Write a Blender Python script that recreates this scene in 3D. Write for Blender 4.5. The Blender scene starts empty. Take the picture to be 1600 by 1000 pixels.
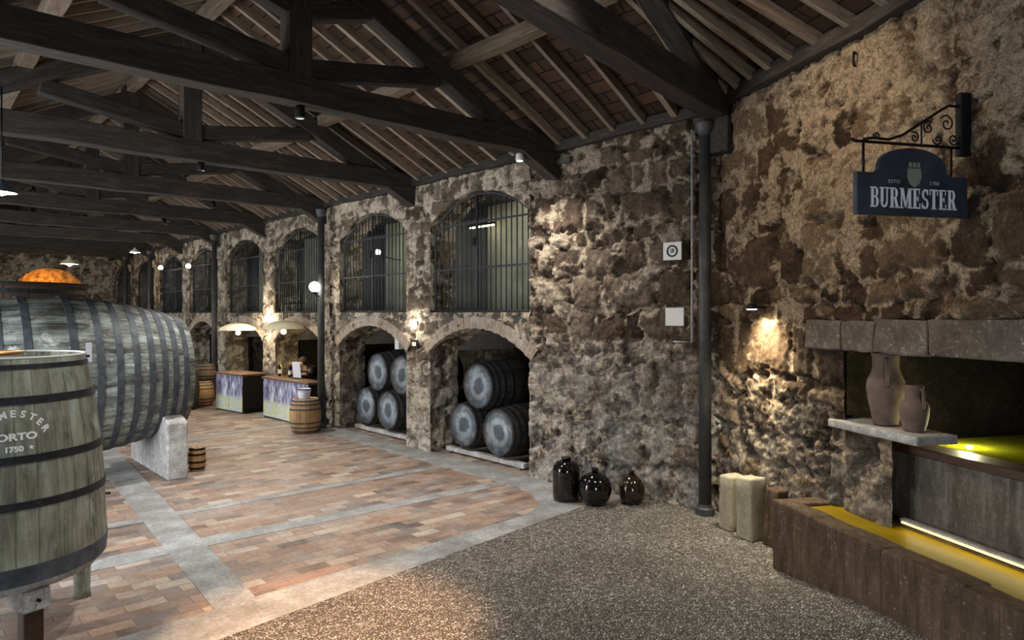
import bpy, bmesh, math, random
import numpy as np
from mathutils import Vector, Matrix
random.seed(7)
PI = math.pi
SC = bpy.context.scene
COL = SC.collection

# ------------------------------------------------------------------ camera
YAW = math.atan(965 / 1080)
CH = 2.4
cam_d = bpy.data.cameras.new('camera')
cam = bpy.data.objects.new('camera', cam_d)
COL.objects.link(cam)
cam.location = (0, 0, CH)
cam.rotation_euler = (PI / 2, 0, -YAW)
cam_d.sensor_width = 36
cam_d.lens = 36 * 1080 / 1600
cam_d.shift_y = -10 / 1600
cam_d.clip_start = .05
cam_d.clip_end = 200
SC.camera = cam

# ------------------------------------------------------------------ view, world, main light
SC.view_settings.view_transform = 'Standard'
SC.view_settings.look = 'None'
SC.view_settings.gamma = 1
SC.view_settings.use_curve_mapping = False
SC.view_settings.exposure = 0.35
SC.cycles.max_bounces = 6
SC.cycles.diffuse_bounces = 4
SC.cycles.use_denoising = True
W = bpy.data.worlds.new('world')
SC.world = W
W.use_nodes = True
wb = W.node_tree.nodes['Background']
wb.inputs[0].default_value = (.80, .86, 1.0, 1)
wb.inputs[1].default_value = 0.5


def light(name, kind, loc, power, color=(1, 1, 1), aim=None, size=.2, size_y=None, spot=None, blend=.5, radius=None):
    d = bpy.data.lights.new(name, kind)
    d.energy = power
    d.color = color
    if kind == 'AREA':
        d.size = size
        if size_y:
            d.shape = 'RECTANGLE'
            d.size_y = size_y
    if kind in ('POINT', 'SPOT'):
        d.shadow_soft_size = radius if radius is not None else .05
    if kind == 'SPOT':
        d.spot_size = spot or 1.2
        d.spot_blend = blend
    o = bpy.data.objects.new(name, d)
    COL.objects.link(o)
    o.location = loc
    if aim is not None:
        o.rotation_euler = (Vector(aim) - Vector(loc)).to_track_quat('-Z', 'Y').to_euler()
    return o


# daylight that comes in through the wide openings of the left wall
DAY = (.86, .93, 1.0)
light('daylight_opening', 'AREA', (-2.75, 8.2, 1.9), 400, DAY, (3, 8.4, .0), 2.6, 3.0)
light('daylight_opening', 'AREA', (-2.75, 14.5, 1.9), 300, DAY, (4, 14.5, .2), 2.6, 3.0)
light('daylight_opening', 'AREA', (-2.75, 21.0, 1.9), 300, DAY, (4, 21, .2), 2.6, 3.0)

light('daylight_doorway', 'AREA', (-1.1, -3.2, 2.0), 130, (.78, .88, 1.0), (5.2, 1.6, 2.6), 1.8, 2.6)

# ------------------------------------------------------------------ tags and mesh helpers


def tag(o, label=None, cat=None, group=None, kind=None):
    if label:
        o['label'] = label
    if cat:
        o['category'] = cat
    if group:
        o['group'] = group
    if kind:
        o['kind'] = kind
    return o


def empty(name, loc=(0, 0, 0), rz=0, label=None, cat=None, group=None):
    o = bpy.data.objects.new(name, None)
    o.empty_display_size = .1
    COL.objects.link(o)
    o.location = loc
    o.rotation_euler = (0, 0, rz)
    return tag(o, label, cat, group)


class MB:
    """collects shapes into one mesh"""

    def __init__(s):
        s.v = []
        s.f = []
        s.sm = []

    def add(s, vs, fs, smooth=False):
        n = len(s.v)
        s.v += [tuple(v) for v in vs]
        s.f += [tuple(i + n for i in f) for f in fs]
        s.sm += [smooth] * len(fs)
        return s

    def box(s, c, d, M=None, taper=None):
        x, y, z = d[0] / 2, d[1] / 2, d[2] / 2
        vs = []
        for k in (-1, 1):
            tx = ty = 1
            if taper and k == 1:
                tx, ty = taper
            for a, b in ((-1, -1), (1, -1), (1, 1), (-1, 1)):
                vs.append(Vector((a * x * tx, b * y * ty, k * z)))
        if M is not None:
            vs = [M @ v for v in vs]
        vs = [v + Vector(c) for v in vs]
        return s.add(vs, [(3, 2, 1, 0), (4, 5, 6, 7), (0, 1, 5, 4), (1, 2, 6, 5), (2, 3, 7, 6), (3, 0, 4, 7)])

    def lathe(s, prof, n=32, c=(0, 0, 0), M=None, smooth=True, cap=True, close=False):
        """prof: list of (r, z)"""
        vs = []
        for r, z in prof:
            for i in range(n):
                a = 2 * PI * i / n
                vs.append(Vector((r * math.cos(a), r * math.sin(a), z)))
        fs = []
        m = len(prof)
        for j in range(m if close else m - 1):
            k = (j + 1) % m
            for i in range(n):
                i2 = (i + 1) % n
                fs.append((j * n + i, j * n + i2, k * n + i2, k * n + i))
        if cap and not close:
            fs.append(tuple(reversed(range(n))))
            fs.append(tuple((m - 1) * n + i for i in range(n)))
        if M is not None:
            vs = [M @ v for v in vs]
        vs = [v + Vector(c) for v in vs]
        return s.add(vs, fs, smooth)

    def tube(s, pts, r, n=8, smooth=True):
        pts = [Vector(p) for p in pts]
        rs = r if isinstance(r, (list, tuple)) else [r] * len(pts)
        vs = []
        up0 = Vector((0, 0, 1))
        t0 = (pts[1] - pts[0]).normalized()
        if abs(t0.dot(up0)) > .9:
            up0 = Vector((1, 0, 0))
        x = t0.cross(up0).normalized()
        for i, p in enumerate(pts):
            if i == 0:
                t = t0
            elif i == len(pts) - 1:
                t = (pts[i] - pts[i - 1]).normalized()
            else:
                t = (pts[i + 1] - pts[i - 1]).normalized()
            x = (x - t * x.dot(t)).normalized()
            y = t.cross(x)
            for k in range(n):
                a = 2 * PI * k / n
                vs.append(p + (x * math.cos(a) + y * math.sin(a)) * rs[i])
        fs = []
        for j in range(len(pts) - 1):
            for i in range(n):
                i2 = (i + 1) % n
                fs.append((j * n + i, j * n + i2, (j + 1) * n + i2, (j + 1) * n + i))
        fs.append(tuple(reversed(range(n))))
        fs.append(tuple((len(pts) - 1) * n + i for i in range(n)))
        return s.add(vs, fs, smooth)

    def build(s, name, mat, parent=None, bevel=0, loc=None, mw=None):
        me = bpy.data.meshes.new(name)
        me.from_pydata(s.v, [], s.f)
        me.polygons.foreach_set('use_smooth', s.sm)
        me.update()
        if mat:
            me.materials.append(mat)
        o = bpy.data.objects.new(name, me)
        COL.objects.link(o)
        if parent:
            o.parent = parent
        if loc is not None:
            o.location = loc
        if mw is not None:
            o.matrix_local = mw
        if bevel:
            b = o.modifiers.new('bevel', 'BEVEL')
            b.width = bevel
            b.segments = 2
            b.limit_method = 'ANGLE'
        return o


KIDS = {}


def copy_tree(o, parent=None):
    c = o.copy()
    COL.objects.link(c)
    if parent:
        c.parent = parent
    for ch in list(o.children):
        copy_tree(ch, c)
    return c


def rough_box(name, d, mat, parent=None, amp=.02, cuts=6, seed=0, loc=None, rz=0, taper=(1, 1), rnd=.0, scale=3.0, edge=0.03):
    """worn stone or timber block: a subdivided box pushed about by noise"""
    bm = bmesh.new()
    bmesh.ops.create_cube(bm, size=1)
    bmesh.ops.scale(bm, vec=d, verts=bm.verts)
    bmesh.ops.bevel(bm, geom=list(bm.edges), offset=edge, segments=2, affect='EDGES', profile=.6)
    bmesh.ops.subdivide_edges(bm, edges=[e for e in bm.edges if e.calc_length() > max(d) / 12], cuts=cuts, use_grid_fill=True)
    from mathutils import noise
    off = Vector((seed * 7.3, seed * 3.1, seed * 1.7))
    for v in bm.verts:
        k = (v.co.z / d[2] + .5)
        v.co.x *= 1 + (taper[0] - 1) * k
        v.co.y *= 1 + (taper[1] - 1) * k
    for v in bm.verts:
        n = noise.noise_vector(v.co * scale + off) + .5 * noise.noise_vector(v.co * scale * 2.7 + off)
        v.co += n * amp
        v.co.z += d[2] / 2
    me = bpy.data.meshes.new(name)
    bm.to_mesh(me)
    bm.free()
    me.materials.append(mat)
    for p in me.polygons:
        p.use_smooth = True
    o = bpy.data.objects.new(name, me)
    COL.objects.link(o)
    if parent:
        o.parent = parent
    if loc is not None:
        o.location = loc
    o.rotation_euler = (0, 0, rz)
    return o

# ------------------------------------------------------------------ numpy noise


def _h(ix, iy, seed):
    n = (ix.astype(np.int64) * 374761393 + iy.astype(np.int64) * 668265263 + seed * 1274126177) & 0xffffffff
    n = ((n ^ (n >> 13)) * 1274126177) & 0xffffffff
    n = (n ^ (n >> 16)) & 0xffffffff
    return n.astype(np.float64) / 0xffffffff


def vnoise(x, y, seed=0):
    ix = np.floor(x)
    iy = np.floor(y)
    fx = x - ix
    fy = y - iy
    fx = fx * fx * (3 - 2 * fx)
    fy = fy * fy * (3 - 2 * fy)
    a = _h(ix, iy, seed)
    b = _h(ix + 1, iy, seed)
    c = _h(ix, iy + 1, seed)
    d = _h(ix + 1, iy + 1, seed)
    return (a * (1 - fx) + b * fx) * (1 - fy) + (c * (1 - fx) + d * fx) * fy


def fbm(x, y, seed=0, octv=4):
    r = 0
    a = .5
    t = 0
    for k in range(octv):
        r = r + a * vnoise(x * 2 ** k, y * 2 ** k, seed + k * 17)
        t += a
        a *= .5
    return r / t


def ashlar(u, v, seed=0, ch=.36, bw=.55, warp=.10):
    """irregular coursed stonework: returns (distance to joint, stone id, raggedness)"""
    wu = u + warp * (fbm(u * 2.2, v * 2.2, seed + 5) - .5) * 2 + .035 * (fbm(u * 11, v * 11, seed + 6, 2) - .5) * 2
    wv = v + warp * (fbm(u * 1.7, v * 1.7, seed + 9) - .5) * 2 + .035 * (fbm(u * 11, v * 11, seed + 8, 2) - .5) * 2
    rs = np.random.RandomState(seed)
    vmin, vmax = wv.min() - 1, wv.max() + 1
    b = [vmin]
    while b[-1] < vmax:
        b.append(b[-1] + ch * rs.choice([.45, .7, .9, 1.1, 1.35]))
    b = np.array(b)
    ci = np.clip(np.searchsorted(b, wv) - 1, 0, len(b) - 2)
    dv = np.minimum(wv - b[ci], b[ci + 1] - wv)
    umin, umax = wu.min() - 2, wu.max() + 2
    du = np.zeros_like(u)
    sid = np.zeros_like(u)
    for c in np.unique(ci):
        m = ci == c
        h = b[c + 1] - b[c]
        e = [umin - rs.rand()]
        while e[-1] < umax:
            e.append(e[-1] + bw * (.35 + .5 * h / ch) * rs.choice([.5, .75, 1.0, 1.4]))
        e = np.array(e)
        k = np.clip(np.searchsorted(e, wu[m]) - 1, 0, len(e) - 2)
        du[m] = np.minimum(wu[m] - e[k], e[k + 1] - wu[m])
        rr = rs.rand(len(e))
        sid[m] = rr[k]
    return np.minimum(du, dv), sid


def ramp(x, a, b):
    t = np.clip((x - a) / (b - a), 0, 1)
    return t * t * (3 - 2 * t)


def ridged(x, y, seed, octv=3):
    r = 0
    a = .55
    t = 0
    for k in range(octv):
        q = 1 - np.abs(2 * vnoise(x * 2.1 ** k, y * 2.1 ** k, seed + 13 * k) - 1)
        r = r + a * q * q
        t += a
        a *= .55
    return r / t


def stone_fields(u, v, seed, ch, bw, cover):
    """height, mortar mask and stone id; cover(u,v) in 0..1 says how far mortar is smeared over the stones"""
    d, sid = ashlar(u, v, seed, ch, bw)
    big = fbm(u * 1.1, v * 1.1, seed + 31)
    med = fbm(u * 5, v * 5, seed + 32)
    fine = fbm(u * 17, v * 17, seed + 33, 3)
    wx = u + .10 * (fbm(u * 4, v * 4, seed + 61) - .5)
    wy = v + .10 * (fbm(u * 4 + 7, v * 4, seed + 62) - .5)
    rid = ridged(wx * 5.0, wy * 9.0, seed + 63)          # crinkled, dragged mortar
    cv = cover(u, v) if callable(cover) else cover
    wmort = .014 + .06 * ramp(med, .40, .75) * (.4 + cv)
    proud = ramp(d, wmort * .3, wmort + .06)
    proud = proud * (sid * .6 + .6)
    smear = ramp(fbm(u * 2.3 + 9, v * 2.9, seed + 41) + (cv - .5) * .42 + (med - .5) * .9 + (rid - .5) * .25, .44, .72)
    hgt = .032 * proud * (1 - .5 * smear) + .030 * (big - .5) + .024 * (med - .5) + .034 * (fine - .5)
    hgt += (smear + (1 - proud) * .5) * (.028 * (rid - .4)) + .012 * smear
    pit = ramp(fbm(u * 7 + 3, v * 7, seed + 51, 3) + .10 * (1 - ramp(d, 0, .06)), .58, .70) * (1 - ramp(d, .02, .16))
    hgt -= pit * .055
    mort = np.clip((1 - ramp(d, wmort * .3, wmort * 1.6 + .01)) * .75 + smear * (.55 + .45 * rid) * .95, 0, 1) * (1 - .8 * pit)
    return hgt, mort, sid


def sheet(name, P, u0, u1, v0, v1, res, mat, seed=0, ch=.36, bw=.55, cover=.5, hole=None, normal=None, amp=1.0, parent=None, vtop=None, edgefade=None):
    """a rough stone wall skin; P(u, v) gives base points (arrays -> x,y,z), normal is the outward direction"""
    nu = max(2, int((u1 - u0) / res) + 1)
    nv = max(2, int((v1 - v0) / res) + 1)
    U, V = np.meshgrid(np.linspace(u0, u1, nu), np.linspace(v0, v1, nv), indexing='ij')
    if vtop is not None:
        V = v0 + (V - v0) * (vtop(U) - v0) / (v1 - v0)
    if hole is not None:      # snap the vertices near an outline on to it
        for _ in range(3):
            s0 = hole(U, V)
            e = 1e-3
            gu = (hole(U + e, V) - hole(U - e, V)) / (2 * e)
            gv = (hole(U, V + e) - hole(U, V - e)) / (2 * e)
            m = np.abs(s0) < res * .62
            U = np.where(m, U - s0 * gu, U)
            V = np.where(m, V - s0 * gv, V)
    H, M, S = stone_fields(U, V, seed, ch, bw, cover)
    if hole is not None:
        H = H * (.15 + .85 * ramp(hole(U, V), 0, .07))
    x, y, z = P(U, V)
    n = np.array(normal)
    co = np.stack([x + n[0] * H * amp, y + n[1] * H * amp, z + n[2] * H * amp], -1).reshape(-1, 3)
    ii = np.arange(nu * nv).reshape(nu, nv)
    a, b, c, d = ii[:-1, :-1], ii[1:, :-1], ii[1:, 1:], ii[:-1, 1:]
    F = np.stack([a, b, c, d], -1).reshape(-1, 4)
    if hole is not None:
        uc = (U[:-1, :-1] + U[1:, 1:] + U[1:, :-1] + U[:-1, 1:]) / 4
        vc = (V[:-1, :-1] + V[1:, 1:] + V[1:, :-1] + V[:-1, 1:]) / 4
        F = F[(hole(uc, vc) > 0).reshape(-1)]
    # make the faces look along the normal
    p0, p1, p2 = co[F[0, 0]], co[F[0, 1]], co[F[0, 3]]
    if np.dot(np.cross(p1 - p0, p2 - p0), n) < 0:
        F = F[:, ::-1]
    me = bpy.data.meshes.new(name)
    me.vertices.add(len(co))
    me.vertices.foreach_set('co', co.ravel())
    me.loops.add(F.size)
    me.loops.foreach_set('vertex_index', F.ravel().astype(np.int32))
    me.polygons.add(len(F))
    me.polygons.foreach_set('loop_start', np.arange(0, F.size, 4, dtype=np.int32))
    me.polygons.foreach_set('use_smooth', np.ones(len(F), bool))
    me.update(calc_edges=True)
    me.validate()
    for nm, arr in (('mortar', M), ('stone', S)):
        at = me.attributes.new(nm, 'FLOAT', 'POINT')
        at.data.foreach_set('value', arr.ravel().astype(np.float32))
    me.materials.append(mat)
    o = bpy.data.objects.new(name, me)
    COL.objects.link(o)
    if parent:
        o.parent = parent
    else:
        o['kind'] = 'structure'
    return o


# ------------------------------------------------------------------ materials
def hexc(r, g, b):
    return (r, g, b, 1)


class NT:
    def __init__(s, name, rough=.8, metal=0.0):
        s.m = bpy.data.materials.new(name)
        s.m.use_nodes = True
        s.t = s.m.node_tree
        s.b = s.t.nodes['Principled BSDF']
        s.b.inputs['Roughness'].default_value = rough
        s.b.inputs['Metallic'].default_value = metal
        s.b.inputs['Specular IOR Level'].default_value = .3

    def n(s, typ, **kw):
        nd = s.t.nodes.new(typ)
        for k, v in kw.items():
            if k.startswith('i_'):
                nd.inputs[k[2:].replace('_', ' ')].default_value = v
            else:
                setattr(nd, k, v)
        return nd

    def l(s, a, b):
        s.t.links.new(a, b)

    def coord(s, kind='Object', scale=(1, 1, 1), rot=(0, 0, 0)):
        tc = s.n('ShaderNodeTexCoord')
        mp = s.n('ShaderNodeMapping')
        mp.inputs['Scale'].default_value = scale
        mp.inputs['Rotation'].default_value = rot
        s.l(tc.outputs[kind], mp.inputs['Vector'])
        return mp.outputs['Vector']

    def noise(s, vec, scale, detail=5, rough=.6, dist=0):
        nd = s.n('ShaderNodeTexNoise')
        nd.inputs['Scale'].default_value = scale
        nd.inputs['Detail'].default_value = detail
        nd.inputs['Roughness'].default_value = rough
        nd.inputs['Distortion'].default_value = dist
        if vec is not None:
            s.l(vec, nd.inputs['Vector'])
        return nd.outputs['Fac']

    def ramp(s, fac, stops, interp='LINEAR'):
        nd = s.n('ShaderNodeValToRGB')
        nd.color_ramp.interpolation = interp
        el = nd.color_ramp.elements
        while len(el) < len(stops):
            el.new(.5)
        for e, (p, c) in zip(el, stops):
            e.position = p
            e.color = c if len(c) == 4 else (*c, 1)
        s.l(fac, nd.inputs['Fac'])
        return nd.outputs['Color']

    def mix(s, fac, a, b, mode='MIX'):
        nd = s.n('ShaderNodeMix', data_type='RGBA', blend_type=mode)
        for sock, v in ((nd.inputs[0], fac), (nd.inputs[6], a), (nd.inputs[7], b)):
            if isinstance(v, (int, float)):
                sock.default_value = v
            elif isinstance(v, tuple):
                sock.default_value = v if len(v) == 4 else (*v, 1)
            else:
                s.l(v, sock)
        return nd.outputs[2]

    def math(s, op, a, b=None, clamp=False):
        nd = s.n('ShaderNodeMath', operation=op, use_clamp=clamp)
        for i, v in enumerate((a, b)):
            if v is None:
                continue
            if isinstance(v, (int, float)):
                nd.inputs[i].default_value = v
            else:
                s.l(v, nd.inputs[i])
        return nd.outputs[0]

    def bump(s, h, strength=.3, dist=.02):
        nd = s.n('ShaderNodeBump')
        nd.inputs['Strength'].default_value = strength
        nd.inputs['Distance'].default_value = dist
        s.l(h, nd.inputs['Height'])
        s.l(nd.outputs['Normal'], s.b.inputs['Normal'])

    def col(s, c):
        if isinstance(c, tuple):
            s.b.inputs['Base Color'].default_value = c if len(c) == 4 else (*c, 1)
        else:
            s.l(c, s.b.inputs['Base Color'])

    def rough(s, v):
        s.l(v, s.b.inputs['Roughness'])


def plain(name, c, rough=.6, metal=0, emit=None, estr=0, var=.0, scale=8):
    k = NT(name, rough, metal)
    if var:
        v = k.noise(k.coord(), scale)
        a = tuple(x * (1 - var) for x in c[:3])
        b = tuple(min(1, x * (1 + var)) for x in c[:3])
        k.col(k.ramp(v, [(.3, a), (.7, b)]))
        k.bump(v, .2, .01)
    else:
        k.col(c)
    if emit:
        k.b.inputs['Emission Color'].default_value = (*emit[:3], 1)
        k.b.inputs['Emission Strength'].default_value = estr
    return k.m


def masonry(name, stones, mortar_lo, mortar_hi, bumpd=.02, chalk=None):
    k = NT(name, .95)
    k.b.inputs['Specular IOR Level'].default_value = .12
    vec = k.coord('Object')
    am = k.n('ShaderNodeAttribute', attribute_name='mortar')
    ast = k.n('ShaderNodeAttribute', attribute_name='stone')
    big = k.noise(vec, 2.3, 4)
    med = k.noise(vec, 11, 7, .72, .9)
    fine = k.noise(vec, 48, 6, .78, .6)
    sel = k.math('ADD', ast.outputs['Fac'], k.math('MULTIPLY', k.math('SUBTRACT', big, .5), .9))
    sc = k.ramp(sel, [(i / (len(stones) - 1), c) for i, c in enumerate(stones)])
    sc = k.mix(.75, sc, k.ramp(med, [(.28, (.25, .25, .25)), (.55, (.95, .95, .95)), (.72, (1.7, 1.65, 1.55))]), 'MULTIPLY')
    mc = k.ramp(k.math('ADD', k.math('MULTIPLY', med, .7), k.math('MULTIPLY', fine, .3)), [(.34, mortar_lo), (.60, mortar_hi)])
    fac = k.math('ADD', am.outputs['Fac'], k.math('MULTIPLY', k.math('SUBTRACT', med, .5), 1.5))
    fac = k.math('ADD', fac, k.math('MULTIPLY', k.math('SUBTRACT', fine, .5), 1.3))
    facr = k.ramp(fac, [(.22, (0, 0, 0)), (.82, (1, 1, 1))])
    c = k.mix(facr, sc, mc)
    if chalk:      # pale lime bloom low on the wall, raised on granite_masonry to paint in light
        sep = k.n('ShaderNodeSeparateXYZ')
        k.l(vec, sep.inputs[0])
        z = k.math('SUBTRACT', 1.0, k.math('DIVIDE', sep.outputs['Z'], chalk[0]), True)
        msk = k.math('MULTIPLY', k.math('POWER', z, .6), k.ramp(k.math('ADD', k.math('MULTIPLY', big, .5), k.math('MULTIPLY', med, .5)), [(.42, (0, 0, 0)), (.6, (1, 1, 1))]))
        c = k.mix(k.math('MULTIPLY', msk, chalk[2]), c, chalk[1])
    c = k.mix(.55, c, k.ramp(fine, [(.34, (.22, .22, .22)), (.5, (1, 1, 1)), (.66, (1.7, 1.66, 1.58))]), 'MULTIPLY')
    k.col(c)
    k.bump(k.math('ADD', k.math('MULTIPLY', med, .6), k.math('MULTIPLY', fine, .5)), .9, bumpd)
    return k.m


M = {}
M['stone'] = masonry('granite_masonry',
                     [(.045, .031, .022), (.12, .080, .055), (.07, .050, .036), (.17, .120, .082), (.10, .073, .053), (.21, .155, .11)],
                     (.15, .112, .078), (.46, .375, .275), .035, chalk=(2.1, (.56, .54, .50), .8))
M['stone_warm'] = masonry('tawny_masonry',
                          [(.035, .023, .015), (.10, .062, .036), (.055, .036, .024), (.15, .095, .055), (.19, .13, .08)],
                          (.15, .103, .064), (.42, .32, .215), .04, chalk=(1.7, (.44, .42, .37), .6))
M['stone_pale'] = masonry('limed_masonry',
                          [(.075, .056, .040), (.18, .140, .102), (.11, .085, .062), (.27, .215, .155), (.20, .165, .125)],
                          (.24, .190, .140), (.60, .51, .39), .03, chalk=(1.6, (.55, .52, .46), .5))
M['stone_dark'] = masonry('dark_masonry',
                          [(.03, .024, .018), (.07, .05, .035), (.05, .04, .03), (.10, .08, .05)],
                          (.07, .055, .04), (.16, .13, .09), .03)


def wood(name, a, b, scale=(1.2, 9, 9), rough=.8, bd=.01, c=None, spots=None):
    k = NT(name, rough)
    v = k.coord('Object', scale)
    n1 = k.noise(v, 2.2, 6, .65, .6)
    n2 = k.noise(v, 9, 4, .7)
    f = k.math('ADD', k.math('MULTIPLY', n1, .65), k.math('MULTIPLY', n2, .35))
    st = [(.32, a), (.62, b)]
    if c:
        st = [(.30, a), (.50, b), (.68, c)]
    col = k.ramp(f, st)
    info = k.n('ShaderNodeObjectInfo')
    col = k.mix(.6, col, k.ramp(info.outputs['Random'], [(0, (.65, .65, .65)), (1, (1.35, 1.3, 1.25))]), 'MULTIPLY')
    if spots:
        s2 = k.noise(k.coord('Object'), 5, 5, .7)
        col = k.mix(k.ramp(s2, [(.52, (0, 0, 0)), (.66, (.8, .8, .8))]), col, spots)
    k.col(col)
    k.bump(f, .5, bd)
    return k.m


M['timber'] = wood('smoked_roof_timber', (.013, .0105, .009), (.036, .029, .024), c=(.075, .060, .048))
M['purlin'] = wood('brown_purlin_timber', (.07, .05, .036), (.16, .12, .085), c=(.24, .19, .14))
M['rafter'] = wood('grey_rafter_timber', (.09, .068, .048), (.22, .17, .125), c=(.34, .275, .21))
M['vatwood'] = None


def staves(name, cols, n, axis='Z', rough=.7, spots=None, moss=None, grain=(14, 14, 1.2), gap=True, tone=.22, joint=.75, amp=1.0):
    """staves round the local Z axis: every stave has its own tone"""
    k = NT(name, rough)
    tc = k.n('ShaderNodeTexCoord')
    sep = k.n('ShaderNodeSeparateXYZ')
    k.l(tc.outputs['Object'], sep.inputs[0])
    ang = k.math('ARCTAN2', sep.outputs['Y'], sep.outputs['X'])
    t = k.math('MULTIPLY', ang, n / (2 * PI))
    idn = k.math('FLOOR', t)
    wn = k.n('ShaderNodeTexWhiteNoise', noise_dimensions='1D')
    k.l(idn, wn.inputs['W'])
    fr = k.math('FRACT', t)
    edge = k.math('MULTIPLY', k.math('ABSOLUTE', k.math('SUBTRACT', fr, .5)), 2)
    v = k.coord('Object', grain)
    g = k.noise(v, 1.0, 6, .7, .4)
    g2 = k.noise(k.coord('Object'), 2.5, 6, .65, .3)
    f = k.math('ADD', k.math('ADD', k.math('MULTIPLY', g, .55), k.math('MULTIPLY', g2, .45)), k.math('MULTIPLY', k.math('SUBTRACT', wn.outputs['Value'], .5), tone))
    f = k.math('ADD', k.math('MULTIPLY', k.math('SUBTRACT', f, .5), amp), .5)
    c = k.ramp(f, [(.30 + .42 * i / (len(cols) - 1), q) for i, q in enumerate(cols)])
    if spots:
        s2 = k.noise(k.coord('Object', (1, 1, .8)), 3.2, 7, .75, .5)
        c = k.mix(k.ramp(s2, [(spots[1], (0, 0, 0)), (spots[1] + .07, (.9, .9, .9))]), c, spots[0])
    if moss:
        s3 = k.noise(k.coord('Object', (1.3, 1.3, .6)), 4.1, 6, .7)
        c = k.mix(k.ramp(s3, [(moss[1], (0, 0, 0)), (moss[1] + .1, (.8, .8, .8))]), c, moss[0])
    if gap:
        c = k.mix(k.ramp(edge, [(.90, (0, 0, 0)), (.99, (joint, joint, joint))]), c, (cols[0][0] * .4, cols[0][1] * .4, cols[0][2] * .4))
    k.col(c)
    hh = k.math('SUBTRACT', k.math('MULTIPLY', g, .5), k.math('POWER', edge, 14))
    k.bump(hh, .6, .012)
    return k.m


M['vat'] = staves('weathered_grey_green_staves', [(.07, .066, .052), (.17, .168, .125), (.29, .29, .215), (.43, .43, .33)], 34, moss=((.30, .38, .33), .57), joint=.22, tone=.12, amp=1.35)
M['cask'] = staves('grey_blue_weathered_cask_staves', [(.05, .05, .044), (.15, .165, .150), (.27, .30, .275), (.42, .45, .42)], 46,
                   spots=((.62, .62, .57), .575), moss=((.09, .065, .045), .54), tone=.07, joint=.3, amp=1.8)
M['pipe'] = staves('dark_port_pipe_staves', [(.018, .015, .013), (.05, .042, .036), (.09, .078, .066)], 26)
M['oak'] = staves('honey_oak_staves', [(.24, .13, .06), (.50, .30, .14), (.66, .43, .22)], 22)
M['oak_dark'] = staves('brown_oak_staves', [(.06, .04, .03), (.14, .09, .06), (.24, .16, .10)], 22)
M['headpaint'] = None
k = NT('blue_grey_painted_barrel_head', .7)
g = k.noise(k.coord('Object', (1, 1, 1)), 6, 6, .7)
sepd = k.n('ShaderNodeSeparateXYZ')
k.l(k.coord('Object'), sepd.inputs[0])
rad = k.math('SQRT', k.math('ADD', k.math('POWER', sepd.outputs['X'], 2), k.math('POWER', sepd.outputs['Y'], 2)))
hc = k.ramp(g, [(.3, (.055, .065, .075)), (.5, (.13, .15, .17)), (.68, (.32, .35, .37))])
disc = k.ramp(k.math('ADD', rad, k.math('MULTIPLY', k.math('SUBTRACT', g, .5), .09)), [(.115, (1, 1, 1)), (.14, (0, 0, 0))])
ring = k.ramp(k.math('ADD', rad, k.math('MULTIPLY', k.math('SUBTRACT', g, .5), .06)), [(.12, (0, 0, 0)), (.16, (1, 1, 1)), (.20, (1, 1, 1)), (.25, (0, 0, 0))])
hc = k.mix(k.math('MULTIPLY', ring, .35), hc, (.48, .50, .50))
hc = k.mix(k.math('MULTIPLY', disc, .8), hc, (.06, .075, .09))
k.col(hc)
k.bump(g, .4, .01)
M['headpaint'] = k.m
M['iron'] = plain('dark_iron_hoop', (.030, .032, .036), .55, .5, var=.4, scale=14)
M['iron_blue'] = plain('blue_grey_worn_hoop', (.075, .085, .10), .6, .3, var=.45, scale=9)
M['black_iron'] = plain('black_wrought_iron', (.012, .012, .013), .5, .4)
M['bars'] = plain('grey_iron_bars', (.055, .060, .062), .6, .4, var=.3, scale=20)
M['column'] = plain('grey_painted_iron_column', (.070, .070, .068), .55, .3, var=.35, scale=6)
M['white'] = plain('white_card', (.72, .69, .64), .6)
M['brass'] = plain('copper_tray', (.62, .33, .14), .35, .8)
M['granite'] = None
k = NT('speckled_grey_granite', .85)
g = k.noise(k.coord(), 7, 6, .7)
s1 = k.noise(k.coord(), 70, 3, .8)
c = k.ramp(g, [(.3, (.26, .24, .22)), (.55, (.45, .43, .41)), (.7, (.66, .65, .63))])
c = k.mix(.6, c, k.ramp(s1, [(.35, (.35, .35, .35)), (.6, (1.2, 1.2, 1.2))]), 'MULTIPLY')
k.col(c)
k.bump(s1, .3, .01)
M['granite'] = k.m


def rubble(name, cols, stain=None, streak=False, sp=(.5, .47, .40), spthr=.63):
    k = NT(name, .85)
    v = k.coord('Object', (3.2, 3.2, .7) if streak else (1, 1, 1))
    g = k.noise(v, 3.0, 6, .7, .5)
    f = k.noise(k.coord(), 34, 5, .75)
    c = k.ramp(k.math('ADD', k.math('MULTIPLY', g, .7), k.math('MULTIPLY', f, .3)), [(.32 + .36 * i / (len(cols) - 1), q) for i, q in enumerate(cols)])
    c = k.mix(k.ramp(f, [(spthr, (0, 0, 0)), (spthr + .07, (.8, .8, .8))]), c, sp)
    k.col(c)
    k.bump(k.math('ADD', g, k.math('MULTIPLY', f, .6)), .8, .02)
    return k.m


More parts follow.
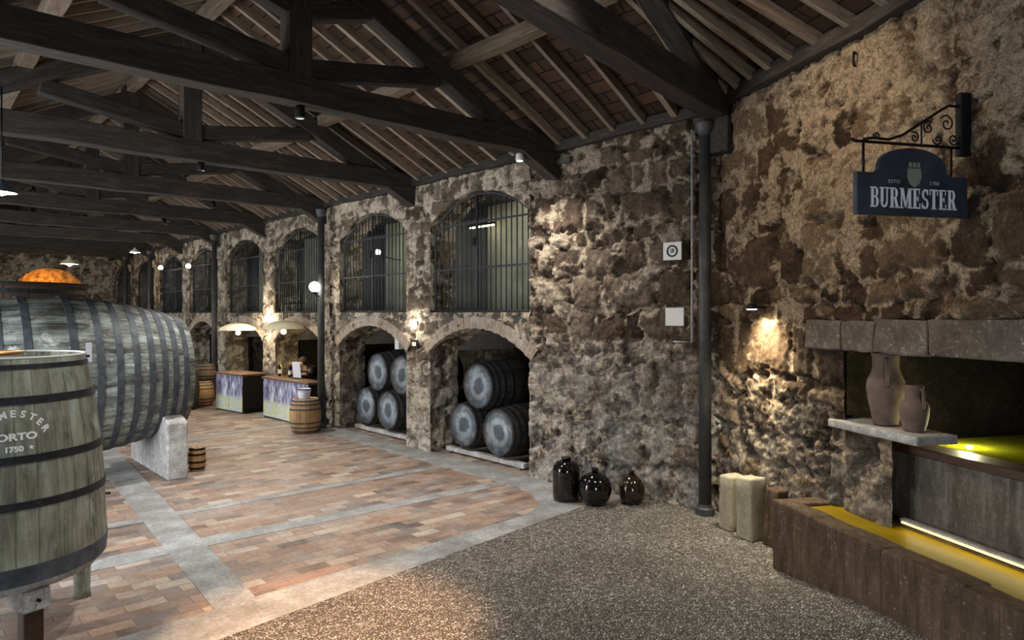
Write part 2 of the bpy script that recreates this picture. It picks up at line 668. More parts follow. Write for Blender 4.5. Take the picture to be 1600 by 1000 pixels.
M['trough'] = rubble('rust_brown_trough_stone', [(.035, .022, .014), (.10, .062, .036), (.19, .125, .075)], streak=True)
M['tank'] = rubble('streaked_tank_stone', [(.055, .043, .034), (.13, .11, .09), (.27, .245, .215)], streak=True, sp=(.3, .27, .22), spthr=.66)
M['lintel'] = rubble('grey_brown_lintel_stone', [(.05, .038, .028), (.13, .10, .078), (.24, .20, .16)], spthr=.60)
M['paleblock'] = rubble('pale_yellow_stone', [(.26, .22, .15), (.44, .39, .28), (.60, .55, .42)], sp=(.7, .66, .56), spthr=.62)
M['plank'] = wood('dark_wet_plank', (.030, .016, .010), (.085, .045, .028), rough=.5)
M['clay'] = plain('brown_clay', (.150, .105, .080), .8, var=.25, scale=9)
M['plaster'] = plain('green_grey_plaster', (.30, .30, .225), .9, var=.25, scale=3)
M['plaster_vault'] = plain('grey_vault_plaster', (.30, .28, .25), .9, var=.3, scale=5)
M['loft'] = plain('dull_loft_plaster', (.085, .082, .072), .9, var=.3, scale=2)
M['glass_black'] = plain('glossy_black_glass', (.006, .005, .005), .08)
M['glass_brown'] = plain('dark_brown_glass', (.018, .010, .007), .12)
for q in ('glass_black', 'glass_brown'):
    M[q].node_tree.nodes['Principled BSDF'].inputs['Specular IOR Level'].default_value = .7
M['globe'] = plain('lit_opal_globe', (.9, .9, .85), .3, emit=(1, .95, .84), estr=18)
M['globe_dim'] = plain('small_lit_globe', (.9, .9, .85), .3, emit=(1, .95, .84), estr=9)
M['bulb'] = plain('warm_lit_bulb', (.9, .8, .5), .3, emit=(1, .86, .55), estr=14)
M['led'] = plain('lit_light_strip', (.9, .85, .6), .3, emit=(1, .80, .36), estr=.75)
M['shade'] = plain('cream_lamp_shade', (.74, .68, .46), .5)
M['shade_blue'] = plain('blue_grey_enamel_shade', (.10, .13, .15), .35)
k = NT('yellow_wine_must', .45)
k.b.inputs['Specular IOR Level'].default_value = .12
g = k.noise(k.coord('Object', (1, 3, 1)), 2.0, 4, .5)
k.col(k.ramp(g, [(.3, (.19, .125, .002)), (.7, (.27, .185, .003))]))
k.bump(k.noise(k.coord('Object', (1, 2, 1)), 5, 3), .04, .02)
M['must'] = k.m
k = NT('green_yellow_tank_water', .10)
k.b.inputs['Specular IOR Level'].default_value = .5
g = k.noise(k.coord('Object', (1, 3, 1)), 3.0, 4, .5)
k.col(k.ramp(g, [(.3, (.13, .13, .004)), (.7, (.22, .21, .01))]))
k.bump(k.noise(k.coord('Object', (1, 2, 1)), 6, 3), .08, .03)
M['greenwater'] = k.m
M['signblue'] = None
k = NT('blue_black_sign_enamel', .38)
g = k.noise(k.coord('Object'), 4, 4, .6)
k.col(k.ramp(g, [(.3, (.018, .024, .032)), (.7, (.052, .066, .086))]))
M['signblue'] = k.m
M['lettering'] = plain('white_sign_lettering', (.92, .93, .95), .5)
M['paint_white'] = plain('worn_white_paint', (.92, .92, .88), .7)
M['crest'] = plain('dull_olive_crest', (.26, .27, .20), .6)
M['skin'] = plain('skin', (.52, .33, .24), .6)
M['hair'] = plain('brown_hair', (.05, .03, .02), .7)
M['black_cloth'] = plain('black_cloth', (.012, .012, .014), .9)
M['screen'] = plain('white_paper', (.82, .83, .92), .7)

# floor tiles
k = NT('worn_terracotta_floor_tiles', .62)
v = k.coord('Object')
br = k.n('ShaderNodeTexBrick')
br.offset = .5
k.l(v, br.inputs['Vector'])
for nm, val in (('Scale', 1.0), ('Mortar Size', .005), ('Mortar Smooth', .3), ('Bias', 0.0), ('Brick Width', .31), ('Row Height', .155)):
    br.inputs[nm].default_value = val
br.inputs['Color1'].default_value = (0, 0, 0, 1)
br.inputs['Color2'].default_value = (1, 1, 1, 1)
br.inputs['Mortar'].default_value = (.5, .5, .5, 1)
big = k.noise(v, .8, 4, .6)
tone = k.math('ADD', k.math('MULTIPLY', br.outputs['Color'], .95), k.math('MULTIPLY', k.math('SUBTRACT', big, .46), .5))
tc_ = k.ramp(tone, [(0, (.085, .070, .062)), (.14, (.17, .10, .070)), (.28, (.30, .19, .13)), (.40, (.155, .125, .110)), (.54, (.36, .23, .155)), (.66, (.22, .135, .095)), (.76, (.44, .34, .25)), (.86, (.26, .16, .11)), (.94, (.46, .38, .30)), (1, (.24, .22, .20))])
f1 = k.noise(v, 24, 6, .7)
tc_ = k.mix(.7, tc_, k.ramp(f1, [(.3, (.55, .55, .55)), (.7, (1.4, 1.4, 1.4))]), 'MULTIPLY')
dust = k.noise(v, 1.7, 6, .7, .6)
tc_ = k.mix(k.ramp(dust, [(.40, (0, 0, 0)), (.70, (.50, .50, .50))]), tc_, (.40, .365, .34))
tc_ = k.mix(k.math('MULTIPLY', br.outputs['Fac'], .7), tc_, (.13, .11, .10))
k.col(tc_)
k.bump(k.math('SUBTRACT', k.math('MULTIPLY', f1, .3), br.outputs['Fac']), .35, .008)
M['tiles'] = k.m
k = NT('pale_grey_granite_paving', .7)
v = k.coord('Object')
f1 = k.noise(v, 30, 6, .75)
f2 = k.noise(v, 2.4, 5, .65)
c = k.ramp(k.math('ADD', k.math('MULTIPLY', f1, .45), k.math('MULTIPLY', f2, .55)), [(.34, (.13, .125, .115)), (.5, (.27, .268, .26)), (.66, (.46, .465, .46))])
k.col(c)
k.bump(f1, .3, .008)
M['paving'] = k.m
k = NT('small_pebble_cobbles', .75)
v = k.coord('Object')
dv = k.noise(v, 5, 2)
vo = k.n('ShaderNodeTexVoronoi', feature='F1')
vo.inputs['Scale'].default_value = 44
k.l(v, vo.inputs['Vector'])
ve = k.n('ShaderNodeTexVoronoi', feature='DISTANCE_TO_EDGE')
ve.inputs['Scale'].default_value = 44
k.l(v, ve.inputs['Vector'])
sep = k.n('ShaderNodeSeparateColor')
k.l(vo.outputs['Color'], sep.inputs[0])
c = k.ramp(sep.outputs[0], [(0, (.15, .13, .11)), (.3, (.28, .245, .205)), (.6, (.38, .34, .29)), (.85, (.50, .46, .40)), (1, (.68, .65, .59))])
c = k.mix(k.ramp(ve.outputs['Distance'], [(.02, (1, 1, 1)), (.14, (0, 0, 0))]), c, (.045, .036, .028))
c = k.mix(.5, c, k.ramp(k.noise(v, 1.6, 5, .6), [(.3, (.6, .58, .55)), (.7, (1.35, 1.35, 1.35))]), 'MULTIPLY')
k.col(c)
k.bump(k.math('MINIMUM', ve.outputs['Distance'], .25), 1.0, .05)
M['pebbles'] = k.m
# underside of the roof: boards across the rafters (UV in metres)
k = NT('old_roof_boards', .85)
v = k.coord('UV')
br = k.n('ShaderNodeTexBrick')
br.offset = .37
k.l(v, br.inputs['Vector'])
for nm, val in (('Scale', 1.0), ('Mortar Size', .012), ('Mortar Smooth', .2), ('Bias', 0.0), ('Brick Width', .42), ('Row Height', .20)):
    br.inputs[nm].default_value = val
br.inputs['Color1'].default_value = (0, 0, 0, 1)
br.inputs['Color2'].default_value = (1, 1, 1, 1)
n1 = k.noise(v, 3, 6, .7)
t = k.math('ADD', k.math('MULTIPLY', br.outputs['Color'], .6), k.math('MULTIPLY', n1, .45))
c = k.ramp(t, [(0, (.020, .013, .010)), (.25, (.05, .033, .024)), (.5, (.085, .055, .038)), (.75, (.13, .082, .055)), (.9, (.17, .105, .07)), (1, (.20, .165, .13))])
c = k.mix(1, c, (.62, .53, .46), 'MULTIPLY')
c = k.mix(br.outputs['Fac'], c, (.008, .006, .005))
k.col(c)
k.bump(k.math('SUBTRACT', n1, br.outputs['Fac']), .4, .02)
M['boards'] = k.m
k = NT('brick_arch', .9)
v = k.coord('UV')
br = k.n('ShaderNodeTexBrick')
br.offset = .0
k.l(v, br.inputs['Vector'])
for nm, val in (('Scale', 1.0), ('Mortar Size', .012), ('Mortar Smooth', .3), ('Brick Width', .075), ('Row Height', .5)):
    br.inputs[nm].default_value = val
br.inputs['Color1'].default_value = (.25, .185, .135, 1)
br.inputs['Color2'].default_value = (.36, .285, .215, 1)
br.inputs['Mortar'].default_value = (.34, .29, .23, 1)
f1 = k.noise(k.coord('Object'), 14, 6, .7)
c = k.mix(.7, br.outputs['Color'], k.ramp(f1, [(.3, (.5, .5, .5)), (.7, (1.5, 1.45, 1.4))]), 'MULTIPLY')
c = k.mix(k.ramp(k.noise(k.coord('Object'), 3, 5), [(.5, (0, 0, 0)), (.65, (.7, .7, .7))]), c, (.45, .40, .33))
k.col(c)
k.bump(f1, .5, .02)
M['brick'] = k.m
# picture panels on the bar counters: vineyard photographs
k = NT('vineyard_picture_panel', .45)
v = k.coord('Object')
vv = k.coord('Object', (4, 4, 1.2))
sp = k.n('ShaderNodeSeparateXYZ')
k.l(v, sp.inputs[0])
g = k.noise(vv, 2.4, 4, .6, .8)
g2 = k.noise(v, 7, 4, .6)
up = k.ramp(g, [(.33, (.06, .055, .10)), (.45, (.20, .20, .33)), (.55, (.50, .52, .72)), (.66, (.88, .88, .95))])
lo = k.ramp(g2, [(.35, (.55, .62, .82)), (.45, (.80, .84, .80)), (.55, (.62, .72, .28)), (.66, (.85, .88, .90))])
zz = k.ramp(k.math('ADD', sp.outputs['Z'], k.math('MULTIPLY', g, .35)), [(.48, (0, 0, 0)), (.60, (1, 1, 1))])
k.col(k.mix(zz, lo, up))
M['picture'] = k.m
M['counter_top'] = wood('brown_counter_top', (.10, .05, .03), (.26, .15, .09), rough=.4)
M['dark_panel'] = plain('black_panel', (.012, .010, .010), .6)
M['redbrick_lit'] = plain('amber_brick', (.40, .20, .06), .9, var=.95, scale=5)

# ------------------------------------------------------------------ setting: plan of the place
XA = 6.93                                   # face of the arcade wall
BB = Vector((7.42, 4.5, 0))                 # corner where the near wall turns
BD = Vector((-.466, -.885, 0))              # along the near wall, towards the viewer
BN = Vector((-.885, .466, 0))               # out of the near wall, into the hall


def Bp(t, z, off=0.0):
    p = BB + BD * t + BN * off
    return Vector((p.x, p.y, z))


BAY0, PITCH, BW = 7.36, 3.27, 2.52
NBAY = 8
YEND = 33.6


def arch_sd(u, v, uc, w, z0, zs, zc):
    """signed distance (negative inside) of an opening with a segmental arch"""
    hw = w / 2
    rise = zc - zs
    R = (hw * hw + rise * rise) / (2 * rise)
    cz = zc - R
    a = np.maximum(np.abs(u - uc) - hw, z0 - v)
    b = np.sqrt((u - uc) ** 2 + (v - cz) ** 2) - R
    return np.where(v > zs - .3, np.maximum(a, b), a)


def arcade_hole(U, V):
    s = np.full_like(U, 9.0)
    for i in range(NBAY):
        uc = BAY0 + PITCH * i + BW / 2
        s = np.minimum(s, arch_sd(U, V, uc, BW, 2.42, 3.92, 4.36))
        s = np.minimum(s, arch_sd(U, V, uc, BW, -.5, 1.74, 2.17))
    return s


ft = lambda U, V: 1.0
sheet('wall_right', lambda U, V: (np.full_like(U, XA), U, V), BAY0 - .02, BAY0 + 2 * PITCH - .35, 0, 4.75, .024, M['stone_pale'], 3, .34, .5, .5, arcade_hole, (-1, 0, 0))
sheet('wall_right', lambda U, V: (np.full_like(U, XA), U, V), BAY0 + 2 * PITCH - .35, YEND, 0, 4.75, .05, M['stone_pale'], 4, .34, .5, .6, arcade_hole, (-1, 0, 0))
# plain run of wall between the arcade and the corner column
a0, a1 = Vector((7.42, 4.5)), Vector((6.93, 7.36))
La = (a1 - a0).length
da = (a1 - a0) / La
sheet('wall_right', lambda U, V: (a0.x + da.x * U, a0.y + da.y * U, V), -.12, La, 0, 4.95, .017, M['stone'], 5, .36, .52,
      lambda u, v: .15 + .75 * ramp(u, 1.6, 2.9), None, (-da.y, da.x, 0), amp=1.1)


# near wall with the opening above the tank
def near_hole(U, V):
    a = np.maximum(2.05 - U, np.maximum(1.38 - V, V - 2.07))
    b = np.maximum(2.62 - U, V - 2.07)
    return np.minimum(a, b)


def near_cover(u, v):
    return np.clip(.25 + .65 * ramp(v, 2.6, 3.6) * ramp(u, .3, 1.2), 0, 1)


sheet('wall_front', lambda U, V: (BB.x + BD.x * U, BB.y + BD.y * U, V), -.14, 6.4, 0, 5.0, .017, M['stone_warm'], 11, .44, .68, near_cover, near_hole, tuple(BN), amp=1.15)


def vault(uc, w, zs, zc, d0, d1):
    hw = w / 2
    rise = zc - zs
    R = (hw * hw + rise * rise) / (2 * rise)
    cz = zc - R
    th = math.asin(hw / R)
    vs = []
    for x in (d0, d1):
        for i in range(21):
            a = -th + 2 * th * i / 20
            vs.append((XA + x, uc + R * math.sin(a), cz + R * math.cos(a)))
    o = MB().add(vs, [(i, i + 1, i + 22, i + 21) for i in range(20)], True).build('ceiling_vault', M['plaster_vault'])
    o['kind'] = 'structure'


# reveals of the openings (the thickness of the wall), one rough skin per bay
def reveal(uc, w, z0, zs, zc, depth, seed, res, mat, full=False):
    hw = w / 2
    rise = zc - zs
    R = (hw * hw + rise * rise) / (2 * rise)
    cz = zc - R
    th = math.asin(hw / R)
    pts = [(uc + hw, z0 + (zs - z0) * i / 24) for i in range(24)]
    for i in range(33):
        a = th - 2 * th * i / 32
        pts.append((uc + R * math.sin(a), cz + R * math.cos(a)))
    pts += [(uc - hw, zs - (zs - z0) * (i + 1) / 24) for i in range(24)]
    pts = np.array(pts)
    seg = np.r_[0, np.cumsum(np.hypot(*np.diff(pts, axis=0).T))]
    n = int(seg[-1] / res)
    s = np.linspace(0, seg[-1], n)
    py = np.interp(s, seg, pts[:, 0])
    pz = np.interp(s, seg, pts[:, 1])
    ny = np.gradient(pz)
    nz = -np.gradient(py)
    L = np.hypot(ny, nz)
    ny, nz = -ny / L, -nz / L
    m = max(3, int(depth / res))
    D = np.linspace(0, depth, m)
    S, DD = np.meshgrid(s, D, indexing='ij')
    H, Mo, St = stone_fields(S, DD, seed, .34, .4, .5)
    H = (H - .03) * ramp(DD, 0, .1)
    co = np.stack([XA + DD, py[:, None] + ny[:, None] * H, pz[:, None] + nz[:, None] * H], -1).reshape(-1, 3)
    ii = np.arange(n * m).reshape(n, m)
    F = np.stack([ii[:-1, :-1], ii[1:, :-1], ii[1:, 1:], ii[:-1, 1:]], -1).reshape(-1, 4)
    me = bpy.data.meshes.new('wall_reveal')
    me.from_pydata(co.tolist(), [], F.tolist())
    me.polygons.foreach_set('use_smooth', np.ones(len(F), bool))
    for nm, arr in (('mortar', Mo), ('stone', St)):
        at = me.attributes.new(nm, 'FLOAT', 'POINT')
        at.data.foreach_set('value', arr.ravel().astype(np.float32))
    me.materials.append(mat)
    o = bpy.data.objects.new('wall_reveal', me)
    COL.objects.link(o)
    o['kind'] = 'structure'


for i in range(NBAY):
    uc = BAY0 + PITCH * i + BW / 2
    r = .03 if i < 2 else .06
    reveal(uc, BW, 2.42, 3.92, 4.36, .55, 60 + i, r, M['stone_pale'])
    reveal(uc, BW, 0, 1.74, 2.17, .6, 80 + i, r, M['stone_pale'])
    vault(uc, BW + .03, 1.74, 2.19, .57, 3.2)


def box_struct(name, x0, x1, y0, y1, z0, z1, mat):
    o = MB().box(((x0 + x1) / 2, (y0 + y1) / 2, (z0 + z1) / 2), (x1 - x0, y1 - y0, z1 - z0)).build(name, mat)
    o['kind'] = 'structure'
    return o


# the rooms behind the arches
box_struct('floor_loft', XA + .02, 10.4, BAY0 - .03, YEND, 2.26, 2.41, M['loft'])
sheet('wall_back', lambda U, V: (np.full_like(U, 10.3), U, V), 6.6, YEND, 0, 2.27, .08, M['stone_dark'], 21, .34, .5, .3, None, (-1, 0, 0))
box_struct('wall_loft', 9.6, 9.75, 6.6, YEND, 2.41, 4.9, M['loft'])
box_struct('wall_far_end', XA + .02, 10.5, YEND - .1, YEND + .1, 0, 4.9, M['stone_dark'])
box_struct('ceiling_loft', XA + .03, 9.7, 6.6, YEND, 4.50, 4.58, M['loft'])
for i in range(NBAY + 1):
    y = BAY0 + PITCH * i - .37
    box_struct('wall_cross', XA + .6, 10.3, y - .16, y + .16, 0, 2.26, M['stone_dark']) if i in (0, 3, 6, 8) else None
box_struct('wall_cross', XA + .5, 9.6, BAY0 - .5, BAY0 - .2, 2.41, 4.5, M['loft'])
for i, (y0, y1) in enumerate([(9.15, 10.35), (13.4, 14.1), (17.5, 18.4), (20.9, 21.7), (24.6, 25.2), (28.0, 28.7)]):
    o = MB().box((8.85, (y0 + y1) / 2, 3.45), (.5, y1 - y0, 2.1)).build('wall_pillar', M['plaster'], bevel=.03)
    o['kind'] = 'structure'
for i in range(NBAY):      # arch rings
    uc = BAY0 + PITCH * i + BW / 2
    hw = BW / 2 + .02
    zs, zc = 1.74, 2.17
    rise = zc - zs
    R = (hw * hw + rise * rise) / (2 * rise)
    cz = zc - R
    th = math.asin(hw / R) + .02
    vs, fs, uv = [], [], []
    n = 40
    for j in range(n + 1):
        a = -th + 2 * th * j / n
        jit = .010 * math.sin(j * 2.3 + i)
        for (rr, x) in ((R - .005, XA + .05), (R - .005 + jit, XA - .035), (R + .185 + jit, XA - .03), (R + .19, XA + .05)):
            vs.append((x, uc + rr * math.sin(a), cz + rr * math.cos(a)))
    for j in range(n):
        for q in range(3):
            fs.append((j * 4 + q, j * 4 + q + 1, j * 4 + q + 5, j * 4 + q + 4))
    me = bpy.data.meshes.new('trim')
    me.from_pydata(vs, [], fs)
    ul = me.uv_layers.new()
    for p in me.polygons:
        for li in p.loop_indices:
            vi = me.loops[li].vertex_index
            ul.data[li].uv = ((vi // 4) * (2 * th * R / n), (vi % 4) * .1)
    me.materials.append(M['brick'])
    o = bpy.data.objects.new('trim_%d' % (i + 1), me)
    COL.objects.link(o)
    o['kind'] = 'structure'

# far end wall, with a low arch where an amber-lit room shows
sheet('wall_back', lambda U, V: (U, np.full_like(U, YEND), V), -3.2, XA, 0, 6.8, .07, M['stone_pale'], 23, .34, .5, .7,
      lambda U, V: arch_sd(U, V, 4.75, 2.3, 3.0, 3.55, 4.25), (0, -1, 0))
box_struct('wall_niche', 3.4, 6.2, YEND + 1.6, YEND + 1.75, 2.8, 4.6, M['redbrick_lit'])
box_struct('wall_niche', 3.4, 6.2, YEND + .02, YEND + 1.7, 2.85, 3.0, M['redbrick_lit'])
# left wall with three wide openings to the yard
mb = MB()
ys = [-3.5, 6.6, 9.8, 13.0, 16.0, 19.5, 22.5, YEND]
for j in range(0, len(ys) - 1, 2):
    mb.box((-3.1, (ys[j] + ys[j + 1]) / 2, 2.5), (.4, ys[j + 1] - ys[j], 5.0))
for j in range(1, len(ys) - 1, 2):
    mb.box((-3.1, (ys[j] + ys[j + 1]) / 2, 4.5), (.4, ys[j + 1] - ys[j], 1.0))
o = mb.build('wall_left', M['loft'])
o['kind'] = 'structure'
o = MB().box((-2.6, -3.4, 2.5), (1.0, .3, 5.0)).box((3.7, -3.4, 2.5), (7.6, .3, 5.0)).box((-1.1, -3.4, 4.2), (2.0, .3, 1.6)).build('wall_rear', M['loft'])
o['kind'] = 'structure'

# floors
o = MB().box((3.6, 15, -.05), (13.6, 37.6, .1)).build('floor', M['tiles'])
o['kind'] = 'structure'


def strip(pts, z=.004, nm='floor_strip'):
    n = len(pts)
    vs = [(x, y, z) for x, y in pts] + [(x, y, z - .02) for x, y in pts]
    fs = [tuple(range(n))] + [(i, i + n, (i + 1) % n + n, (i + 1) % n) for i in range(n)]
    o = MB().add(vs, fs).build(nm, M['paving'])
    bm = bmesh.new()
    bm.from_mesh(o.data)
    bmesh.ops.recalc_face_normals(bm, faces=bm.faces)
    bm.to_mesh(o.data)
    bm.free()
    o['kind'] = 'structure'


strip([(-3, 7.28), (2.2, 7.42), (6.6, 7.28), (6.6, 7.46), (2.3, 7.72), (-3, 7.6)])
strip([(-3, 8.76), (6.6, 8.76), (6.6, 8.93), (-3, 8.95)], .005)
strip([(2.6, 14.05), (6.6, 14.05), (6.6, 14.28), (2.6, 14.28)], .005)
strip([(1.93, 5.75), (2.27, 5.75), (2.95, 14.0), (2.5, 14.0)], .007)
strip([(6.42, 6.6), (6.93, 6.6), (6.93, YEND), (6.55, YEND)], .008)
strip([(-3, 5.1), (1.8, 5.22), (3.3, 5.43), (5.64, 5.72), (6.3, 5.8), (6.9, 6.7), (6.45, 6.9), (6.0, 6.2), (5.6, 6.02), (3.3, 5.86), (1.0, 5.72), (-3, 5.6)], .009)

# pebbled ground: a real slope that rises beside the trough
edge_x = [-3.2, 1.8, 3.3, 5.64, 6.5, 7.5]
edge_y = [5.2, 5.22, 5.45, 5.75, 5.80, 5.3]


def ground_z(x, y):
    rx, ry = x - BB.x, y - BB.y
    t = rx * BD.x + ry * BD.y
    off = rx * BN.x + ry * BN.y
    return .006 + .17 * ramp(t, 1.6, 3.4) * (1 - ramp(off, .7, 2.6)) * (off > -.5)


nx, nyy = 150, 130
vs, fs = [], []
X_ = np.linspace(-3, 7.6, nx)
T_ = np.linspace(0, 1, nyy)
XX, TT = np.meshgrid(X_, T_, indexing='ij')
ye = np.interp(XX, edge_x, edge_y)
YY = -3.3 + (ye + 3.3) * TT
ZZ = ground_z(XX, YY) + .012 * (fbm(XX * 1.5, YY * 1.5, 2) - .5) * ramp(1 - TT, 0, .05)
co = np.stack([XX, YY, ZZ], -1).reshape(-1, 3)
ii = np.arange(nx * nyy).reshape(nx, nyy)
F = np.stack([ii[:-1, :-1], ii[1:, :-1], ii[1:, 1:], ii[:-1, 1:]], -1).reshape(-1, 4)
me = bpy.data.meshes.new('floor_pebbles')
me.from_pydata(co.tolist(), [], F.tolist())
me.polygons.foreach_set('use_smooth', np.ones(len(F), bool))
me.materials.append(M['pebbles'])
o = bpy.data.objects.new('floor_pebbles', me)
COL.objects.link(o)
o['kind'] = 'structure'

# ------------------------------------------------------------------ roof
RX, RZ, SL, EZ = 3.16, 6.585, .5, 4.70       # ridge x and height, slope, eave height
LX = -.6


def zr(x):
    return EZ + SL * (XA - x) if x > RX else RZ - SL * (RX - x)


def beam(name, p, q, w, h, mat, parent=None, roll=Vector((0, 0, 1)), crook=.0, bev=.012, seed=0, over=0):
    """a squared timber from p to q; local x runs along it, its top line is p-q minus h"""
    p, q = Vector(p), Vector(q)
    d = (q - p)
    L = d.length
    x = d.normalized()
    y = roll.cross(x).normalized()
    z = x.cross(y)
    Mx = Matrix((x, y, z)).transposed().to_4x4()
    Mx.translation = p
    n = max(1, int(L / .5)) if crook else 1
    rs = random.Random(seed)
    vs = []
    for i in range(n + 1):
        cx = L * i / n
        o1, o2 = (rs.uniform(-crook, crook), rs.uniform(-crook, crook)) if crook else (0, 0)
        ww = w * (1 + (rs.uniform(-.06, .06) if crook else 0))
        for a, b in ((-1, -1), (1, -1), (1, 1), (-1, 1)):
            vs.append((cx, a * ww / 2 + o1, b * h / 2 + o2))
    fs = [(3, 2, 1, 0), tuple(n * 4 + k for k in range(4))]
    for i in range(n):
        for k in range(4):
            k2 = (k + 1) % 4
            fs.append((i * 4 + k, i * 4 + k2, (i + 1) * 4 + k2, (i + 1) * 4 + k))
    m = MB().add(vs, fs)
    o = m.build(name, mat, parent, bevel=bev)
    if parent:
        o.matrix_local = Mx
    else:
        o.matrix_world = Mx
    return o


def truss(Y, label, seed, upper=False):
    """king post truss; local x across the hall"""
    t = empty('roof_truss', (RX, Y, 0), 0, label, 'roof truss', 'king post roof trusses')
    hs = XA - RX + .12
    zt = 4.74
    beam('tie_beam', (-hs, 0, zt), (hs, 0, zt), .24, .29, M['timber'], t, crook=.014, seed=seed)
    beam('king_post', (0, 0, 4.87), (0, 0, RZ - .12), .25, .25, M['timber'], t, roll=Vector((0, 1, 0)), bev=.01, seed=seed)
    for s in (-1, 1):
        dz = -.30
        beam('principal_rafter', (s * hs, 0, zr(RX + hs) + dz + .04), (s * .08, 0, RZ - SL * .08 + dz), .22, .24, M['timber'], t, crook=.012, seed=seed + 3 + s)
        beam('strut', (s * .08, 0, 4.99), (s * 1.80, 0, RZ - SL * 1.8 - .42), .19, .20, M['timber'], t, crook=.008, seed=seed + 9 + s)
    if upper:
        for s in (-1, 1):
            beam('upper_strut', (s * .08, 0, 5.60), (s * .98, 0, 5.86), .19, .20, M['timber'], t, crook=.008, seed=seed + 14 + s)
    return t


TR = [6.95, 10.45, 13.85, 17.1, 20.4, 23.7, 27.0, 30.3]
TL = ['dark king post roof truss ending beside the first barred arch',
      'dark king post roof truss ending between first and second barred arches',
      'dark king post roof truss ending above the brightly lit globe column',
      'dark king post roof truss over the right-hand bar counter',
      'dark king post roof truss over the left-hand bar counter',
      'distant roof truss, third from the end wall',
      'distant roof truss, second from the end wall',
      'distant roof truss nearest the end wall']
for i, y in enumerate(TR):
    truss(y, TL[i], 20 + i * 5, i == 0)

# skewed nearest truss, resting on the corner column
t0 = empty('roof_truss', (BB.x, BB.y, 0), 0, 'nearest roof truss, its steep beams resting over the tall corner column', 'roof truss', 'king post roof trusses')
ax = Vector((-.986, -.168, 0))
for nm, s0, z0, s1, z1, w, h in (('tie_beam', -.10, 4.86, 8.2, 4.86, .26, .32), ('principal_rafter', .12, 4.96, 4.25, 6.52, .24, .26), ('strut', 4.1, 5.05, 2.3, 5.62, .16, .16)):
    beam(nm, ax * s0 + Vector((0, 0, z0)), ax * s1 + Vector((0, 0, z1)), w, h, M['timber'], t0, crook=.010, seed=int(s1 * 9))
beam('principal_rafter', ax * 8.2 + Vector((0, 0, 4.96)), ax * 4.25 + Vector((0, 0, 6.52)), .22, .22, M['timber'], t0, crook=.01, seed=77)
beam('king_post', ax * 4.2 + Vector((0, 0, 5.0)), ax * 4.2 + Vector((0, 0, 6.6)), .2, .2, M['timber'], t0, roll=Vector((0, 1, 0)))
# corbel block under its end
rough_box('corbel', (.34, .34, .42), M['timber'], t0, amp=.01, cuts=2, loc=ax * .05 + Vector((.02, 0, 4.30)), edge=.02)

# purlins (long timbers across the trusses)
purl_lab = ['long purlin along the right roof slope between the trusses', 'long purlin along the left roof slope', 'ridge timber along the top of the roof', 'dark wall plate timber along the top of the arcade wall', 'valley timber along the left eave']
for i, (x, z, w, h, nm, mt) in enumerate([(5.15, zr(5.15) - .10, .17, .16, 'purlin', 'purlin'), (1.2, zr(1.2) - .10, .17, .16, 'purlin', 'purlin'), (RX, RZ - .14, .14, .18, 'ridge_beam', 'purlin'), (XA + .02, EZ + .03, .22, .14, 'wall_plate', 'timber'), (LX, EZ + .0, .22, .16, 'valley_beam', 'timber')]):
    y0 = 4.3 if i == 0 else (3.6 if i == 2 else (6.9 if i == 3 else 3.0))
    o = beam(nm, (x, y0, z), (x, YEND, z), w, h, M[mt], crook=.012, seed=i + 40)
    tag(o, purl_lab[i], 'timber')
o = beam('wall_plate', (XA + .03, 7.0, 4.73), (BB.x + .02, BB.y, 4.90), .22, .14, M['timber'], crook=.01, seed=3)
tag(o, 'short wall plate timber between the nearest two roof trusses', 'timber')
o = beam('wall_plate', Bp(-.1, 4.92, .0), Bp(6.4, 4.92, .0), .26, .16, M['timber'], crook=.014, seed=5)
tag(o, 'dark wall plate timber above the wall with the hanging sign', 'timber')
o = beam('purlin', Bp(.2, 5.78, 1.75), Bp(6.2, 5.78, 1.75), .17, .16, M['purlin'], crook=.012, seed=45)
tag(o, 'purlin of the nearest roof slope above the hanging sign', 'timber')

# boarding + rafters
ceil = []


def slope_panel(name, quads):
    """quads: rows of (eave point, ridge point) along the slope"""
    vs, fs, us = [], [], []
    acc = 0
    for j, (e, r) in enumerate(quads):
        e, r = Vector(e), Vector(r)
        if j:
            acc += (e - Vector(quads[j - 1][0])).length
        vs += [e, r]
        us += [(acc, 0), (acc, (r - e).length)]
        if j:
            fs.append((2 * j - 2, 2 * j, 2 * j + 1, 2 * j - 1))
    n = len(vs)
    up = Vector((0, 0, .06))
    vs2 = vs + [v + up for v in vs]
    fs2 = fs + [tuple(reversed([i + n for i in f])) for f in fs]
    me = bpy.data.meshes.new(name)
    me.from_pydata([tuple(v) for v in vs2], [], fs2)
    ul = me.uv_layers.new()
    for p in me.polygons:
        for li in p.loop_indices:
            ul.data[li].uv = us[me.loops[li].vertex_index % n]
    me.materials.append(M['boards'])
    o = bpy.data.objects.new(name, me)
    COL.objects.link(o)
    o['kind'] = 'structure'
    return o


def rafters(parent, pairs, w=.062, h=.125, seed=0):
    rs = random.Random(seed)
    for j, (e, r) in enumerate(pairs):
        e, r = Vector(e), Vector(r)
        beam('rafter', e - Vector((0, 0, h * .42)), r - Vector((0, 0, h * .42)), w * rs.uniform(.85, 1.2), h, M['rafter'], parent, bev=0, crook=.006, seed=seed * 100 + j)


RH = .12
# right slope, main hall
Q = [((XA + .2, y, EZ - .1 + RH), (RX, y, RZ + RH)) for y in np.arange(7.0, YEND + .1, .7)]
c1 = slope_panel('ceiling_right', Q)
rafters(c1, [((XA + .15, y, EZ - .075 + RH), (RX, y, RZ + RH)) for y in np.arange(7.2, YEND - .1, .42)], seed=1)
